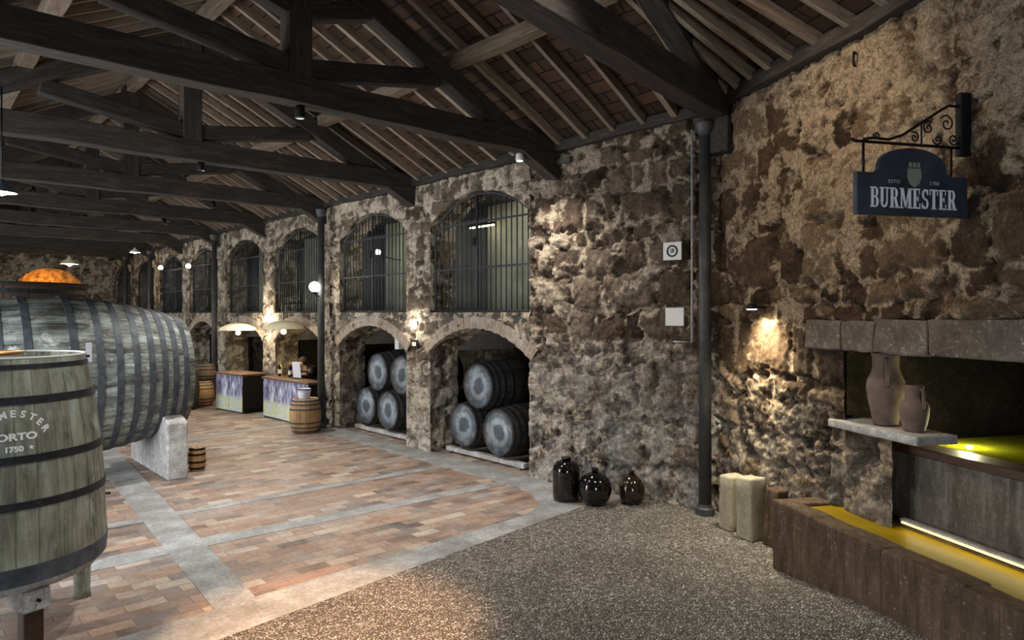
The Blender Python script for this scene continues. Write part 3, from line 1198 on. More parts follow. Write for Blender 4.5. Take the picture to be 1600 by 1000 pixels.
# between truss 1 and the corner
Q = []
P2 = []
n = 8
for j in range(n + 1):
    k_ = j / n
    e = Vector((BB.x + .1 + (XA + .2 - BB.x - .1) * k_, BB.y + (7.0 - BB.y) * k_, 4.86 + (EZ - .1 + RH - 4.86) * k_ + .06 * (1 - k_)))
    r = Vector((3.28 + (RX - 3.28) * k_, 3.79 + (7.0 - 3.79) * k_, 6.75 + (RZ + RH - 6.75) * k_))
    Q.append((e, r))
Q2 = []
for j in range(6):
    k_ = (j + .4) / 6
    e = Vector((BB.x + .1 + (XA + .2 - BB.x - .1) * k_, BB.y + (7.0 - BB.y) * k_, 4.86 + (EZ - .1 + RH - 4.86) * k_ + .06 * (1 - k_)))
    r = Vector((3.28 + (RX - 3.28) * k_, 3.79 + (7.0 - 3.79) * k_, 6.75 + (RZ + RH - 6.75) * k_))
    Q2.append((e, r))
c2 = slope_panel('ceiling_corner', Q)
rafters(c2, Q2, seed=2)
# fan of rafters over the near wall
Q = []


def fan(t):
    e = Bp(t, 4.95, -.12)
    a0_ = math.radians(80.3 + 180)
    ang = 80.3 + 13 + (117.8 - 93.3) * min(1, t / 1.9)
    if t == 0:
        ang = 80.3
    a = math.radians(ang)
    d = Vector((-math.sin(a), -math.cos(a), 0))
    return e, e + d * 4.3 + Vector((0, 0, 1.80))


Q = [fan(t) for t in [0, .25, .5, .8, 1.1, 1.5, 1.9, 2.6, 3.4, 4.4, 5.4, 6.4]]
c3 = slope_panel('ceiling_near', Q)
rafters(c3, [fan(t) for t in [.16, .42, .72, 1.05, 1.42, 1.82, 2.24, 2.68, 3.1, 3.55, 4.0, 4.45, 4.9, 5.35, 5.8]], w=.07, seed=3)
# left slope
Q = [((LX, y, EZ + RH), (RX, y, RZ + RH)) for y in np.arange(-.4, YEND + .1, .7)]
c4 = slope_panel('ceiling_left', Q)
rafters(c4, [((LX, y, EZ + RH), (RX, y, RZ + RH)) for y in np.arange(3.6, YEND - .1, .42)], seed=4)
Q = [((-3.3, y, EZ + RH + .6), (LX, y, EZ + RH)) for y in np.arange(-3.5, YEND + .1, 1.4)]
slope_panel('ceiling_yard', Q)
Q = [((-.6, y, EZ + RH), (4.2, y, 6.9)) for y in (-3.5, -.3)]
slope_panel('ceiling_rear', Q)

# ------------------------------------------------------------------ iron columns and globe lamps


def column(x, y, h, r, label, base=.0):
    t = empty('iron_column', (x, y, base), 0, label, 'column', 'iron columns along the right wall')
    MB().lathe([(r, .12), (r * .92, h - .15)], 20).build('shaft', M['column'], t)
    MB().lathe([(r * 1.5, 0), (r * 1.5, .08), (r * 1.2, .10), (r * 1.15, .13)], 20, smooth=False).build('foot', M['column'], t)
    MB().lathe([(r * .95, h - .16), (r * 1.35, h - .10), (r * 1.6, h - .02), (r * 1.6, h)], 20).build('capital', M['column'], t)
    return t


column(7.22, 4.62, 4.68, .075, 'tall grey corner column beside the two wall notices')
column(6.66, 13.45, 4.58, .075, 'grey column carrying the bright globe lamp')
column(6.6, 19.75, 4.58, .075, 'dark column at the left end of the bar counters')
column(6.6, 26.2, 4.58, .075, 'slim distant column right of the far globe lamps')
column(6.6, 29.6, 4.58, .075, 'slim distant column nearest the end wall')


def globe(x, y, z, r, label, power, mat='globe', arm=None):
    t = empty('globe_lamp', (x, y, z), 0, label, 'lamp', 'opal globe lamps')
    MB().lathe([(r * math.sin(PI * i / 12) + .0005, -r * math.cos(PI * i / 12)) for i in range(13)], 20).build('globe', M[mat], t)
    MB().lathe([(r * .45, -r * 1.25), (r * .5, -r * .85)], 12).build('socket', M['black_iron'], t)
    if arm:
        MB().tube([(0, 0, -r * 1.2), (arm[0] * .6, arm[1] * .6, -r * 1.7), (arm[0], arm[1], -r * 1.7)], .012).build('bracket', M['black_iron'], t)
    light('globe_light', 'POINT', (x - .0, y, z), power, (1, .93, .80), radius=r * 1.05)
    return t


globe(6.47, 13.36, 2.95, .11, 'bright opal globe lamp on the column beside the right-hand counter', 60, arm=(.16, .08))
globe(7.75, 13.0, 3.72, .06, 'small bright globe lamp behind the bars of the second arch', 12, 'globe_dim', arm=(1.0, .5))
globe(6.70, 22.35, 3.85, .075, 'distant globe lamp, right one of the far pair', 22, 'globe_dim', arm=(.2, 0))
globe(6.70, 25.3, 3.95, .075, 'distant globe lamp, left one of the far pair', 22, 'globe_dim', arm=(.2, 0))
for o in list(COL.objects):
    if o.type == 'LIGHT' and o.name.startswith('globe_light'):
        pass

# ------------------------------------------------------------------ barred screens of the upper arches


def gate(i, label):
    uc = BAY0 + PITCH * i + BW / 2
    x = XA + .10
    t = empty('barred_screen', (x, uc, 2.42), 0, label, 'iron screen', 'iron bar screens in the upper arches')
    hw = BW / 2 - .02
    zs, zc = 3.88 - 2.42, 4.33 - 2.42
    rise = zc - zs
    R = (hw * hw + rise * rise) / (2 * rise)
    cz = zc - R

    def top(y):
        return cz + math.sqrt(max(0, R * R - y * y))
    pts = [(0, hw, .02), (0, hw, zs)] + [(0, y, top(y)) for y in np.linspace(hw, -hw, 17)[1:-1]] + [(0, -hw, zs), (0, -hw, .02), (0, 0, .02)]
    MB().tube(pts + [pts[0]], .022, 6).build('frame', M['bars'], t)
    n = 20
    if i < 5:
        for j in range(1, n):
            y = -hw + 2 * hw * j / n
            MB().tube([(0, y, 0), (0, y, top(y))], .0105, 6).build('bar', M['bars'], t)
    else:
        mb = MB()
        for j in range(1, n):
            y = -hw + 2 * hw * j / n
            mb.tube([(0, y, 0), (0, y, top(y))], .012, 5)
        mb.build('bars', M['bars'], t)
    for z in (.72, 1.46):
        MB().box((-.008, 0, z), (.014, 2 * hw, .03)).build('rail', M['bars'], t)
    MB().tube([(-.01, .08, 0), (-.01, .08, top(.08))], .021, 6).build('stile', M['bars'], t)
    MB().box((-.03, .14, 1.15), (.03, .09, .13)).build('lock', M['black_iron'], t)
    return t


GL = ['iron bar screen of the first upper arch, nearest the white notices', 'iron bar screen of the second upper arch, with a small globe lamp behind it',
      'iron bar screen of the upper arch above the right-hand counter', 'iron bar screen of the upper arch above the left-hand counter',
      'iron bar screen of the fifth upper arch, left of the dark column', 'distant bar screen between the far pair of globe lamps', 'distant bar screen right of the slim column nearest the end wall',
      'distant bar screen nearest the end wall']
for i in range(NBAY):
    gate(i, GL[i])
# tube light in the first loft
t = empty('tube_lamp', (8.3, 10.3, 4.05), 0, 'thin strip lamp glowing in the loft behind the first barred arch', 'lamp')
MB().tube([(0, -.5, 0), (0, .2, 0)], .014, 8).build('tube', M['bulb'], t)
MB().box((0, -.15, .035), (.05, .8, .04)).build('housing', M['black_iron'], t)
for y_ in (-.45, .15):
    MB().tube([(0, y_, .05), (0, y_, .46)], .006, 6).build('hanger', M['black_iron'], t)
light('loft_light', 'AREA', (8.1, 8.6, 4.3), 8, (1, .95, .78), (8.5, 9.6, 3.2), .6)
light('loft_light', 'AREA', (8.1, 12.3, 4.3), 6, (1, .95, .78), (8.5, 13.6, 3.2), .6)
light('loft_light', 'AREA', (8.1, 16.0, 4.3), 6, (.95, .97, .9), (8.8, 18.0, 3.2), .6)
light('loft_light', 'AREA', (8.1, 19.0, 4.3), 6, (.95, .97, .9), (8.8, 21.0, 3.2), .6)

# ------------------------------------------------------------------ barrels


def barrel_profile(rb, rh, L, n=14):
    return [(rh + (rb - rh) * (1 - (2 * i / n - 1) ** 2), L * i / n) for i in range(n + 1)]


def make_barrel(name, rb, rh, L, body, hoop, head, hoops, bung=True, hw=.045):
    """local z along the barrel, head at z=0"""
    t = empty(name)
    pr = barrel_profile(rb, rh, L)
    pr = [(rh - .02, .035)] + [(rh - .015, .0)] + pr[0:] + [(rh - .015, L), (rh - .02, L - .035)]
    MB().lathe(pr, 40).build('body', M[body], t)
    for z, sgn in ((.032, 0), (L - .032, 1)):
        MB().lathe([(rh - .012, z - .006), (rh - .012, z + .006)], 32).build('head', M[head], t)
    for f in hoops:
        z0, z1 = f * L - hw / 2, f * L + hw / 2
        R = lambda z: rh + (rb - rh) * (1 - (2 * min(max(z / L, 0), 1) - 1) ** 2)
        MB().lathe([(R(z0) - .004, z0), (R(z0) + .005, z0), (R(z1) + .005, z1), (R(z1) - .004, z1)], 40, close=True, smooth=False).build('hoop', M[hoop], t)
    if bung:
        MB().lathe([(.028, 0), (.024, .03)], 12, c=(rb - .012, 0, L / 2), M=Matrix.Rotation(PI / 2, 4, 'Y')).build('bung', M['iron'], t)
    return t


pipe = make_barrel('port_barrel', .42, .36, 1.22, 'pipe', 'iron', 'headpaint', (.035, .12, .22, .36, .64, .78, .88, .965))


def lay(o, x, y, z, roll=0, lab=None, grp=None):
    # local z -> world +x
    o.rotation_euler = (Matrix.Rotation(PI / 2, 4, 'Y') @ Matrix.Rotation(roll, 4, 'Z')).to_euler()
    o.location = (x, y, z)
    tag(o, lab, 'barrel', grp)


spots = [(7.12, 9.22, .524, 'lower left dark barrel in the nearest arched niche'), (7.08, 8.27, .524, 'lower right dark barrel in the nearest arched niche'), (7.06, 8.75, 1.225, 'dark barrel lying on top in the nearest arched niche'),
         (7.14, 12.47, .524, 'lower left barrel with grey head in the second arched niche'), (7.10, 11.57, .524, 'lower middle barrel with grey head in the second arched niche'), (7.60, 10.67, .524, 'lower right barrel, half behind the pier, in the second arched niche'),
         (7.14, 12.02, 1.24, 'second tier left barrel with grey head in the second arched niche'), (7.12, 11.12, 1.24, 'second tier right barrel with grey head in the second arched niche'),
         (7.62, 11.57, 1.80, 'topmost barrel, small and dim, under the second arch crown')]
for i, (x, y, z, lab) in enumerate(spots):
    o = pipe if i == 0 else copy_tree(pipe)
    lay(o, x, y, z, i * 1.3 + .4, lab, 'port barrels stacked in the arched niches')
    if i == 8:
        o.scale = (.7, .7, .7)
for (y0, y1, lab) in ((7.75, 9.75, 'pale timber rack under the barrels of the nearest arched niche'), (10.5, 12.95, 'pale timber rack under the barrels of the second arched niche')):
    t = empty('barrel_rack', (7.2, (y0 + y1) / 2, 0), 0, lab, 'barrel rack', 'timber barrel racks')
    L = y1 - y0
    for x in (0.02, .82):
        MB().box((x, 0, .065), (.11, L, .075)).build('rail', M['granite'], t, bevel=.006)
    for yy in (-L / 2 + .1, L / 2 - .1):
        MB().box((.42, yy, .014), (1.0, .12, .028)).build('sleeper', M['purlin'], t)
# wedges hold the barrels at .54: chocks
# pieces on top of the second-niche stack
o = MB().box((0, 0, .0), (.10, .14, .22)).build('lantern_box', M['white'], loc=(7.5, 11.78, 1.80))
tag(o, 'small white box on the barrels under the second arch', 'box')

# small standing barrels
small = make_barrel('oak_barrel', .34, .275, .90, 'oak', 'iron_blue', 'oak_dark', (.05, .16, .30, .70, .84, .95), hw=.04)
small.location = (6.22, 13.25, .008)
small.scale = (.92, .92, .75)
tag(small, 'upright oak barrel standing at the right end of the bar counters', 'barrel', 'upright oak barrels by the bar')
o = copy_tree(small)
o.location = (5.98, 18.75, .008)
o.scale = (.82, .82, .72)
o.scale = (.82, .82, .72)
tag(o, 'small honey oak barrel left of the bar counters, under another barrel', 'barrel')
o2 = make_barrel('oak_barrel', .25, .21, .42, 'oak_dark', 'iron', 'oak_dark', (.1, .3, .7, .9), hw=.03)
o2.location = (6.05, 18.78, .008 + .648)
tag(o2, 'brown keg standing on top of the honey oak barrel', 'keg')
o3 = make_barrel('oak_barrel', .42, .34, 1.0, 'pipe', 'iron', 'headpaint', (.05, .16, .30, .70, .84, .95))
o3.location = (5.35, 18.4, .008)
tag(o3, 'dark blue-grey barrel just behind the huge lying cask', 'barrel')
o4 = make_barrel('small_keg', .125, .105, .36, 'oak', 'black_iron', 'oak_dark', (.12, .38, .70, .92), hw=.03, bung=False)
o4.location = (3.46, 11.12, .002)
tag(o4, 'little yellow keg with black hoops beside the granite saddle', 'keg')
# bucket on the oak barrel
t = empty('wine_bucket', (6.18, 13.22, .682), 0, 'pale blue-white bucket on the upright barrel by the counter', 'bucket')
MB().lathe([(.10, 0), (.14, .20), (.13, .20), (.095, .02)], 20, cap=False).build('pail', M['screen'], t)
MB().lathe([(.138, .185), (.148, .185), (.148, .205), (.138, .205)], 20, close=True).build('rim', M['iron_blue'], t)

# ------------------------------------------------------------------ huge lying cask
CX0, CX1, CY, CZ = -.15, 3.36, 11.7, 1.49
L = CX1 - CX0
RBIG, RHEAD = 1.15, .84
t = empty('huge_cask', (CX0, CY, CZ), 0, 'huge weathered grey-green cask lying on a granite saddle', 'cask')
t.rotation_euler = (Matrix.Rotation(PI / 2, 4, 'Y')).to_euler()


def RC(z):
    return RHEAD + (RBIG - RHEAD) * (1 - abs(2 * z / L - 1) ** 2.0)


pr = [(RHEAD - .05, .07), (RHEAD - .045, 0)] + [(RC(L * i / 26), L * i / 26) for i in range(27)] + [(RHEAD - .045, L), (RHEAD - .05, L - .07)]
MB().lathe(pr, 96).build('body', M['cask'], t)
for z in (.06, L - .06):
    MB().lathe([(RHEAD - .04, z - .01), (RHEAD - .04, z + .01)], 64).build('head', M['cask'], t)
for px_z in (.07, .25, .44, .64, .86, 1.12, 1.42, 1.92, 2.22, 2.46, 2.68, 2.88, 3.06, 3.22, 3.38):
    z0, z1 = px_z - .043, px_z + .043
    MB().lathe([(RC(z0) - .005, z0), (RC(z0) + .008, z0), (RC(z1) + .008, z1), (RC(z1) - .005, z1)], 96, close=True, smooth=False).build('hoop', M['iron_blue'], t)
# granite saddles
for i, (x0, lab) in enumerate(((2.92, 'granite saddle block under the right end of the huge cask'), (.15, 'granite saddle block under the hidden left end of the huge cask'))):
    bm = bmesh.new()
    z_at = (x0 + .14 - CX0)
    rr = RC(z_at) + .012
    prof = [(-1.02, 0), (1.02, 0), (1.02, .82)]
    for j in range(17):
        a = math.radians(-38 - 104 * j / 16)
        prof.append((rr * math.cos(a), CZ + rr * math.sin(a)))
    prof.append((-1.02, .82))
    prof = [(p, max(q, 0)) for p, q in prof]
    n = len(prof)
    vs = [(x0, CY + p, q) for p, q in prof] + [(x0 + .28, CY + p, q) for p, q in prof]
    fs = [tuple(reversed(range(n))), tuple(range(n, 2 * n))] + [(j, (j + 1) % n, (j + 1) % n + n, j + n) for j in range(n)]
    o = MB().add(vs, fs).build('cask_saddle', M['granite'], bevel=.02)
    tag(o, lab, 'stone block', 'granite cask saddles')

# upright vat far behind, with its dark lid
t = empty('storage_vat', (1.55, 15.6, 0), 0, 'dark brown upright vat behind the huge cask', 'vat')
MB().lathe([(1.32, .3), (1.24, 2.88)], 64).build('body', M['oak_dark'], t)
for z in (.5, 1.1, 1.8, 2.35, 2.75):
    R_ = 1.32 - (z - .3) * .031
    MB().lathe([(R_ - .004, z), (R_ + .008, z), (R_ + .006, z + .08), (R_ - .004, z + .08)], 64, close=True, smooth=False).build('hoop', M['iron'], t)
MB().lathe([(1.27, 2.88), (1.27, 2.95)], 48).build('lid', M['timber'], t)
for a in range(6):
    MB().box((.9 * math.cos(a * PI / 3 + .3), .9 * math.sin(a * PI / 3 + .3), .15), (.2, .2, .3)).build('foot', M['granite'], t)
# ------------------------------------------------------------------ foreground vat
VX, VY = .557, 6.62
t = empty('standing_vat', (VX, VY, 0), 0, 'weathered grey-green standing vat with iron hoops and white emblem', 'vat')
VP = [(.755, .50), (.766, .61), (.748, 1.08), (.725, 1.41), (.671, 1.80), (.622, 2.03), (.612, 2.075)]


def RV(z):
    return float(np.interp(z, [p[1] for p in VP], [p[0] for p in VP]))


prf = [(RV(z), z) for z in np.linspace(.50, 2.075, 24)]
MB().lathe(prf + [(.585, 2.075), (.585, 2.03)], 96).build('body', M['vat'], t)
MB().lathe([(.586, 2.03), (.586, 2.045)], 48).build('lid', M['vat'], t)
for zc, hh in ((2.02, .035), (1.785, .055), (1.375, .055), (1.055, .055), (.565, .13)):
    z0, z1 = zc - hh / 2, zc + hh / 2
    MB().lathe([(RV(z0) - .004, z0), (RV(z0) + .007, z0), (RV(z1) + .007, z1), (RV(z1) - .004, z1)], 96, close=True, smooth=False).build('hoop', M['iron'] if hh < .1 else M['iron_blue'], t)
MB().lathe([(.70, .43), (.72, .50)], 64).build('bottom_ring', M['granite'], t)
MB().lathe([(.605, 2.075), (.615, 2.075), (.615, 2.09), (.605, 2.09)], 64, close=True).build('top_rim', M['paint_white'], t)
for a in (.28, 2.3, 4.0):
    MB().lathe([(.068, 0), (.06, .06), (.075, .43)], 14, c=(.655 * math.cos(a), .655 * math.sin(a), 0)).build('leg', M['vat'], t)
a = math.atan2(6.0 - VY, .74 - VX)
Mr = Matrix.Rotation(a, 4, 'Z')
MB().box((.62 * math.cos(a), .62 * math.sin(a), .14), (.11, .13, .28), M=Mr).build('leg', M['plank'], t, bevel=.01)
MB().box((.50 * math.cos(a), .50 * math.sin(a), .355), (.44, .18, .15), M=Mr).build('bearer', M['granite'], t, bevel=.012)
MB().lathe([(.012, 0), (.012, .03)], 10, c=(.725 * math.cos(a), .725 * math.sin(a), .36), M=Mr @ Matrix.Rotation(PI / 2, 4, 'Y')).build('bolt', M['black_iron'], t)
MB().tube([(.70, .22, .83), (.80, .26, .83), (.86, .28, .82)], .012).build('tap', M['iron'], t)


def text_mesh(s, size=1, extr=0.0, sx=1.0, bold=0.0):
    cu = bpy.data.curves.new('txt', 'FONT')
    cu.body = s
    cu.size = size
    cu.extrude = extr
    cu.align_x = 'CENTER'
    cu.align_y = 'BOTTOM_BASELINE'
    cu.offset = bold
    ob = bpy.data.objects.new('txt', cu)
    COL.objects.link(ob)
    dg = bpy.context.evaluated_depsgraph_get()
    dg.update()
    me = bpy.data.meshes.new_from_object(ob.evaluated_get(dg))
    vs = [(v.co.x * sx, v.co.y, v.co.z) for v in me.vertices]
    fs = [tuple(p.vertices) for p in me.polygons]
    bpy.data.objects.remove(ob)
    bpy.data.meshes.remove(me)
    return vs, fs


# emblem painted on the vat: arc text, line, year
ray_a = math.atan2((800 - 21) / 1080, 1)
d_em = Vector((math.sin(YAW - ray_a), math.cos(YAW - ray_a)))
# bearing on the vat where the line of sight through the emblem meets it
oc = Vector((-VX, -VY))
bq = d_em.dot(Vector((-VX, -VY)))
tt = -bq - math.sqrt(max(0, bq * bq - (oc.length ** 2 - .71 ** 2)))
hit = d_em * tt - Vector((VX, VY))
EA = math.atan2(hit.y, hit.x)
mb = MB()


def emit_part(nm):
    global mb
    mb.build(nm, M['paint_white'], t)
    mb = MB()


def wrap(vs, fs, ox, oz, rot=0, extra=.003):
    out = []
    for x, y, z in vs:
        xr = x * math.cos(rot) - y * math.sin(rot) + ox
        yr = x * math.sin(rot) + y * math.cos(rot) + oz
        R_ = RV(yr) + extra
        aa = EA + xr / R_
        out.append((R_ * math.cos(aa), R_ * math.sin(aa), yr))
    mb.add(out, fs)


EZc = 1.50
for i, ch_ in enumerate('BURMESTER'):
    aa = math.radians((i - 4) * 15.5)
    vs, fs = text_mesh(ch_, .066, bold=.0026)
    wrap(vs, fs, .205 * math.sin(aa), EZc + .205 * math.cos(aa) - .03, -aa)
    emit_part('painted_letter')
vs, fs = text_mesh('PORTO', .066, sx=1.3, bold=.003)
wrap(vs, fs, 0, EZc + .015)
emit_part('town_word')
vs, fs = text_mesh('1750', .052, sx=1.1, bold=.0025)
wrap(vs, fs, 0, EZc - .065)
emit_part('year_number')
for sx_ in (-1, 1):
    vs = [(.020 * (1 if k_ % 2 == 0 else .42) * math.sin(k_ * PI / 5), .020 * (1 if k_ % 2 == 0 else .42) * math.cos(k_ * PI / 5), 0) for k_ in range(10)]
    wrap(vs, [tuple(range(10))], sx_ * .105, EZc - .045)
    emit_part('star')
# things on the vat
t = empty('copper_tray', (VX - .05, VY - .22, 2.092), 0, 'round copper tray on top of the standing vat', 'tray')
MB().lathe([(.20, 0), (.235, .02), (.225, .022), (.19, .006)], 32).build('dish', M['brass'], t)
MB().lathe([(.236, .016), (.243, .016), (.243, .026), (.236, .026)], 32, close=True).build('rim', M['brass'], t)
t = empty('menu_card', (1.183, 6.50, 2.03), .25, 'thin white card fixed upright at the right rim of the vat', 'card')
MB().box((0, -.004, .055), (.04, .003, .16)).build('front_leaf', M['screen'], t)
MB().box((-.004, .002, .055), (.04, .003, .155)).build('back_leaf', M['white'], t)
MB().box((-.012, 0, .025), (.03, .014, .02)).build('clip', M['iron'], t)

# ------------------------------------------------------------------ bar counters


def counter(p0, p1, h, depth, lab):
    p0, p1 = Vector(p0), Vector(p1)
    L = (p1 - p0).length
    a = math.atan2(p1.y - p0.y, p1.x - p0.x)
    t = empty('bar_counter', (p0.x, p0.y, .008), a, lab, 'counter', 'bar counters with picture fronts')
    # local x along the front, local +y away from the hall
    MB().box((L / 2, depth / 2, h / 2 - .02), (L - .02, depth - .03, h - .06)).build('carcass', M['dark_panel'], t)
    n = max(2, round(L / .62))
    for i in range(n):
        MB().box((L * (i + .5) / n, .006, h / 2), (L / n - .012, .012, h - .06)).build('front_panel', M['picture'], t)
    MB().box((L / 2, depth / 2, h - .02), (L + .06, depth + .06, .045)).build('worktop', M['counter_top'], t, bevel=.006)
    MB().box((L / 2, .03, .03), (L, .04, .06)).build('plinth', M['iron_blue'], t)
    return t


counter((6.02, 17.9), (6.20, 16.62), .93, .62, 'bar counter with vineyard picture front left of the gap')
counter((6.40, 15.85), (6.50, 13.72), .93, .40, 'bar counter with vineyard picture front beside the globe column')


# wall lamps over the bar: broad disc shades
def disc_lamp(px_x, y, z, lab):
    t = empty('disc_lamp', (px_x, y, z), 0, lab, 'lamp', 'wide shaded lamps over the bar')
    MB().lathe([(.46, 0), (.42, .07), (.25, .15), (.05, .19), (.05, .18), (.24, .14), (.41, .06), (.45, -.006)], 32, cap=False).build('shade', M['shade'], t)
    MB().lathe([(.0005, -.13), (.05, -.10), (.06, -.06), (.03, -.01)], 14).build('bulb', M['bulb'], t)
    MB().tube([(0, 0, .12), (0, 0, .55), (.45, 0, .60)], .01).build('stem', M['black_iron'], t)
    light('disc_light', 'POINT', (px_x, y, z - .10), 60, (1, .84, .55), radius=.06)


disc_lamp(6.50, 14.95, 2.06, 'wide cream shaded lamp over the right-hand counter')
disc_lamp(6.50, 17.70, 1.98, 'wide cream shaded lamp over the left-hand counter')

# bottles on the counter
for i, (x, y, lab) in enumerate(((6.75, 15.70, 'pale bottle at the left end of the right-hand counter'), (6.62, 15.45, 'dark bottle standing in front among the counter bottles'), (6.80, 15.25, 'tall dark bottle near the middle of the bottle cluster'), (6.66, 14.98, 'dark bottle at the right of the bottle cluster'))):
    t = empty('wine_bottle', (x, y, .962), 0, lab, 'bottle', 'wine bottles on the bar counter')
    MB().lathe([(.034, 0), (.037, .01), (.037, .18), (.030, .21), (.013, .24), (.013, .29)], 14).build('glass', M['glass_black'] if i else M['shade'], t)
    MB().lathe([(.0145, .27), (.0145, .31)], 10).build('capsule', M['brass'], t)
    MB().lathe([(.0378, .06), (.0378, .15)], 14, cap=False).build('paper_label', M['white'], t)
# white notice on the counter
t = empty('notice_stand', (6.70, 14.72, .955), .25, 'white sheet in a stand on the right-hand counter', 'notice')
MB().box((-.0, 0, .185), (.008, .26, .36), M=Matrix.Rotation(-.12, 4, 'Y')).build('sheet', M['screen'], t)
MB().box((0.02, 0, .006), (.10, .22, .012)).build('foot', M['iron'], t)

# person behind the counter
t = empty('person', (7.66, 15.50, .0), .1, 'person in a black top leaning forward behind the right-hand counter, looking down', 'person')


def skin_fig(name, nodes, edges, mat, parent):
    me = bpy.data.meshes.new(name)
    me.from_pydata([n_[0] for n_ in nodes], edges, [])
    me.materials.append(mat)
    o = bpy.data.objects.new(name, me)
    COL.objects.link(o)
    o.parent = parent
    sk = o.modifiers.new('skin', 'SKIN')
    sk.use_smooth_shade = True
    lay_ = me.skin_vertices[0].data
    for i, n_ in enumerate(nodes):
        lay_[i].radius = (n_[1], n_[1] if len(n_) < 3 else n_[2])
    lay_[0].use_root = True
    sub = o.modifiers.new('sub', 'SUBSURF')
    sub.levels = 1
    sub.render_levels = 2
    return o


# local -x faces the hall; bent far forward, forearms on the counter top
nodes = [((0, 0, .90), .13, .16), ((-.16, 0, .98), .12, .15), ((-.30, 0, 1.06), .13, .17), ((-.40, 0, 1.10), .08, .12), ((-.46, 0, 1.13), .055), ((-.50, 0, 1.17), .055), ((-.535, 0, 1.215), .085, .078), ((-.54, 0, 1.28), .078, .07),
         ((-.37, .18, 1.08), .055), ((-.36, .26, 1.01), .045), ((-.42, .25, .99), .042), ((-.58, .16, .985), .032), ((-.64, .12, .985), .028),
         ((-.37, -.18, 1.08), .055), ((-.36, -.26, 1.01), .045), ((-.42, -.25, .99), .042), ((-.58, -.16, .985), .032), ((-.64, -.12, .985), .028),
         ((0, .09, .84), .095), ((-.06, .10, .47), .065), ((.0, .10, .09), .045), ((-.13, .11, .045), .04),
         ((0, -.09, .84), .095), ((-.06, -.10, .47), .065), ((.0, -.10, .09), .045), ((-.13, -.11, .045), .04)]
edges = [(0, 1), (1, 2), (2, 3), (3, 4), (4, 5), (5, 6), (6, 7), (2, 8), (8, 9), (9, 10), (10, 11), (11, 12), (2, 13), (13, 14), (14, 15), (15, 16), (16, 17), (0, 18), (18, 19), (19, 20), (20, 21), (0, 22), (22, 23), (23, 24), (24, 25)]
body = skin_fig('body', nodes, edges, M['skin'], t)
# clothing shells
top = [((0, 0, .88), .15, .18), ((-.16, 0, .98), .14, .17), ((-.30, 0, 1.06), .145, .19), ((-.40, 0, 1.10), .095, .14), ((-.44, 0, 1.115), .07, .09),
       ((-.37, .18, 1.08), .068), ((-.36, .26, 1.01), .056), ((-.42, .25, .995), .05), ((-.52, .19, .995), .042),
       ((-.37, -.18, 1.08), .068), ((-.36, -.26, 1.01), .056), ((-.42, -.25, .995), .05), ((-.52, -.19, .995), .042)]
skin_fig('black_top', top, [(0, 1), (1, 2), (2, 3), (3, 4), (2, 5), (5, 6), (6, 7), (7, 8), (2, 9), (9, 10), (10, 11), (11, 12)], M['black_cloth'], t)
skin_fig('trousers', [((0, 0, .89), .15, .18), ((0, .09, .80), .11), ((-.06, .10, .47), .08), ((0, .10, .10), .065), ((0, -.09, .80), .11), ((-.06, -.10, .47), .08), ((0, -.10, .10), .065)],
         [(0, 1), (1, 2), (2, 3), (0, 4), (4, 5), (5, 6)], M['black_cloth'], t)
hb = MB()
hb.lathe([(.004, .10), (.06, .092), (.092, .05), (.098, 0), (.085, -.05), (.05, -.08)], 20, c=(-.475, 0, 1.285), M=Matrix.Rotation(.75, 4, 'Y'))
hb.build('hair', M['hair'], t)
for s in (-1, 1):
    MB().lathe([(.002, -.012), (.011, -.004), (.011, .006), (.002, .012)], 8, c=(-.614, s * .03, 1.235)).build('eye', M['glass_black'], t)
MB().add([(-.612, -.012, 1.19), (-.612, .012, 1.19), (-.642, 0, 1.195), (-.615, 0, 1.245)], [(0, 1, 2), (1, 3, 2), (3, 0, 2)]).build('nose', M['skin'], t)
for s in (-1, 1):
    for f_, (dy, ln) in enumerate(((-.024, .060), (-.008, .068), (.008, .064), (.023, .052))):
        MB().tube([(-.64, s * .12 + dy, .985), (-.64 - ln * .55, s * .115 + dy * 1.1, .985), (-.64 - ln, s * .11 + dy * 1.1, .975)], [.009, .0085, .007], 6).build('finger', M['skin'], t)
    MB().tube([(-.62, s * .095, .985), (-.645, s * .065, .983), (-.67, s * .06, .975)], [.011, .010, .008], 6).build('thumb', M['skin'], t)

# ------------------------------------------------------------------ wall lights
t = empty('wall_lamp', (XA - .06, 10.30, 2.20), 0, 'small lit wall lamp on the pier between the two barrel niches', 'lamp', 'wall lamps on the piers')
MB().lathe([(.035, -.07), (.05, -.05), (.05, .05), (.035, .07)], 14).build('glass', M['globe_dim'], t)
MB().box((.05, 0, 0), (.03, .09, .12)).build('wall_plate', M['black_iron'], t)
light('wall_light', 'POINT', (XA - .20, 10.30, 2.22), 10, (1, .93, .80), radius=.05)
t2 = copy_tree(t)
t2.location = (XA - .06, 16.78, 2.28)
tag(t2, 'small lit wall lamp on the pier between the two bar arches')
light('wall_light', 'POINT', (XA - .30, 16.78, 2.30), 45, (1, .91, .74), radius=.05)
# plaque below the first
t = empty('wall_plaque', (XA - .045, 10.30, 1.86), 0, 'small dark plaque under the wall lamp on the barrel niche pier', 'plaque')
MB().box((0, 0, 0), (.02, .20, .15)).build('board', M['iron'], t, bevel=.004)
MB().box((-.012, 0, 0), (.004, .12, .07)).build('inlay', M['shade'], t)

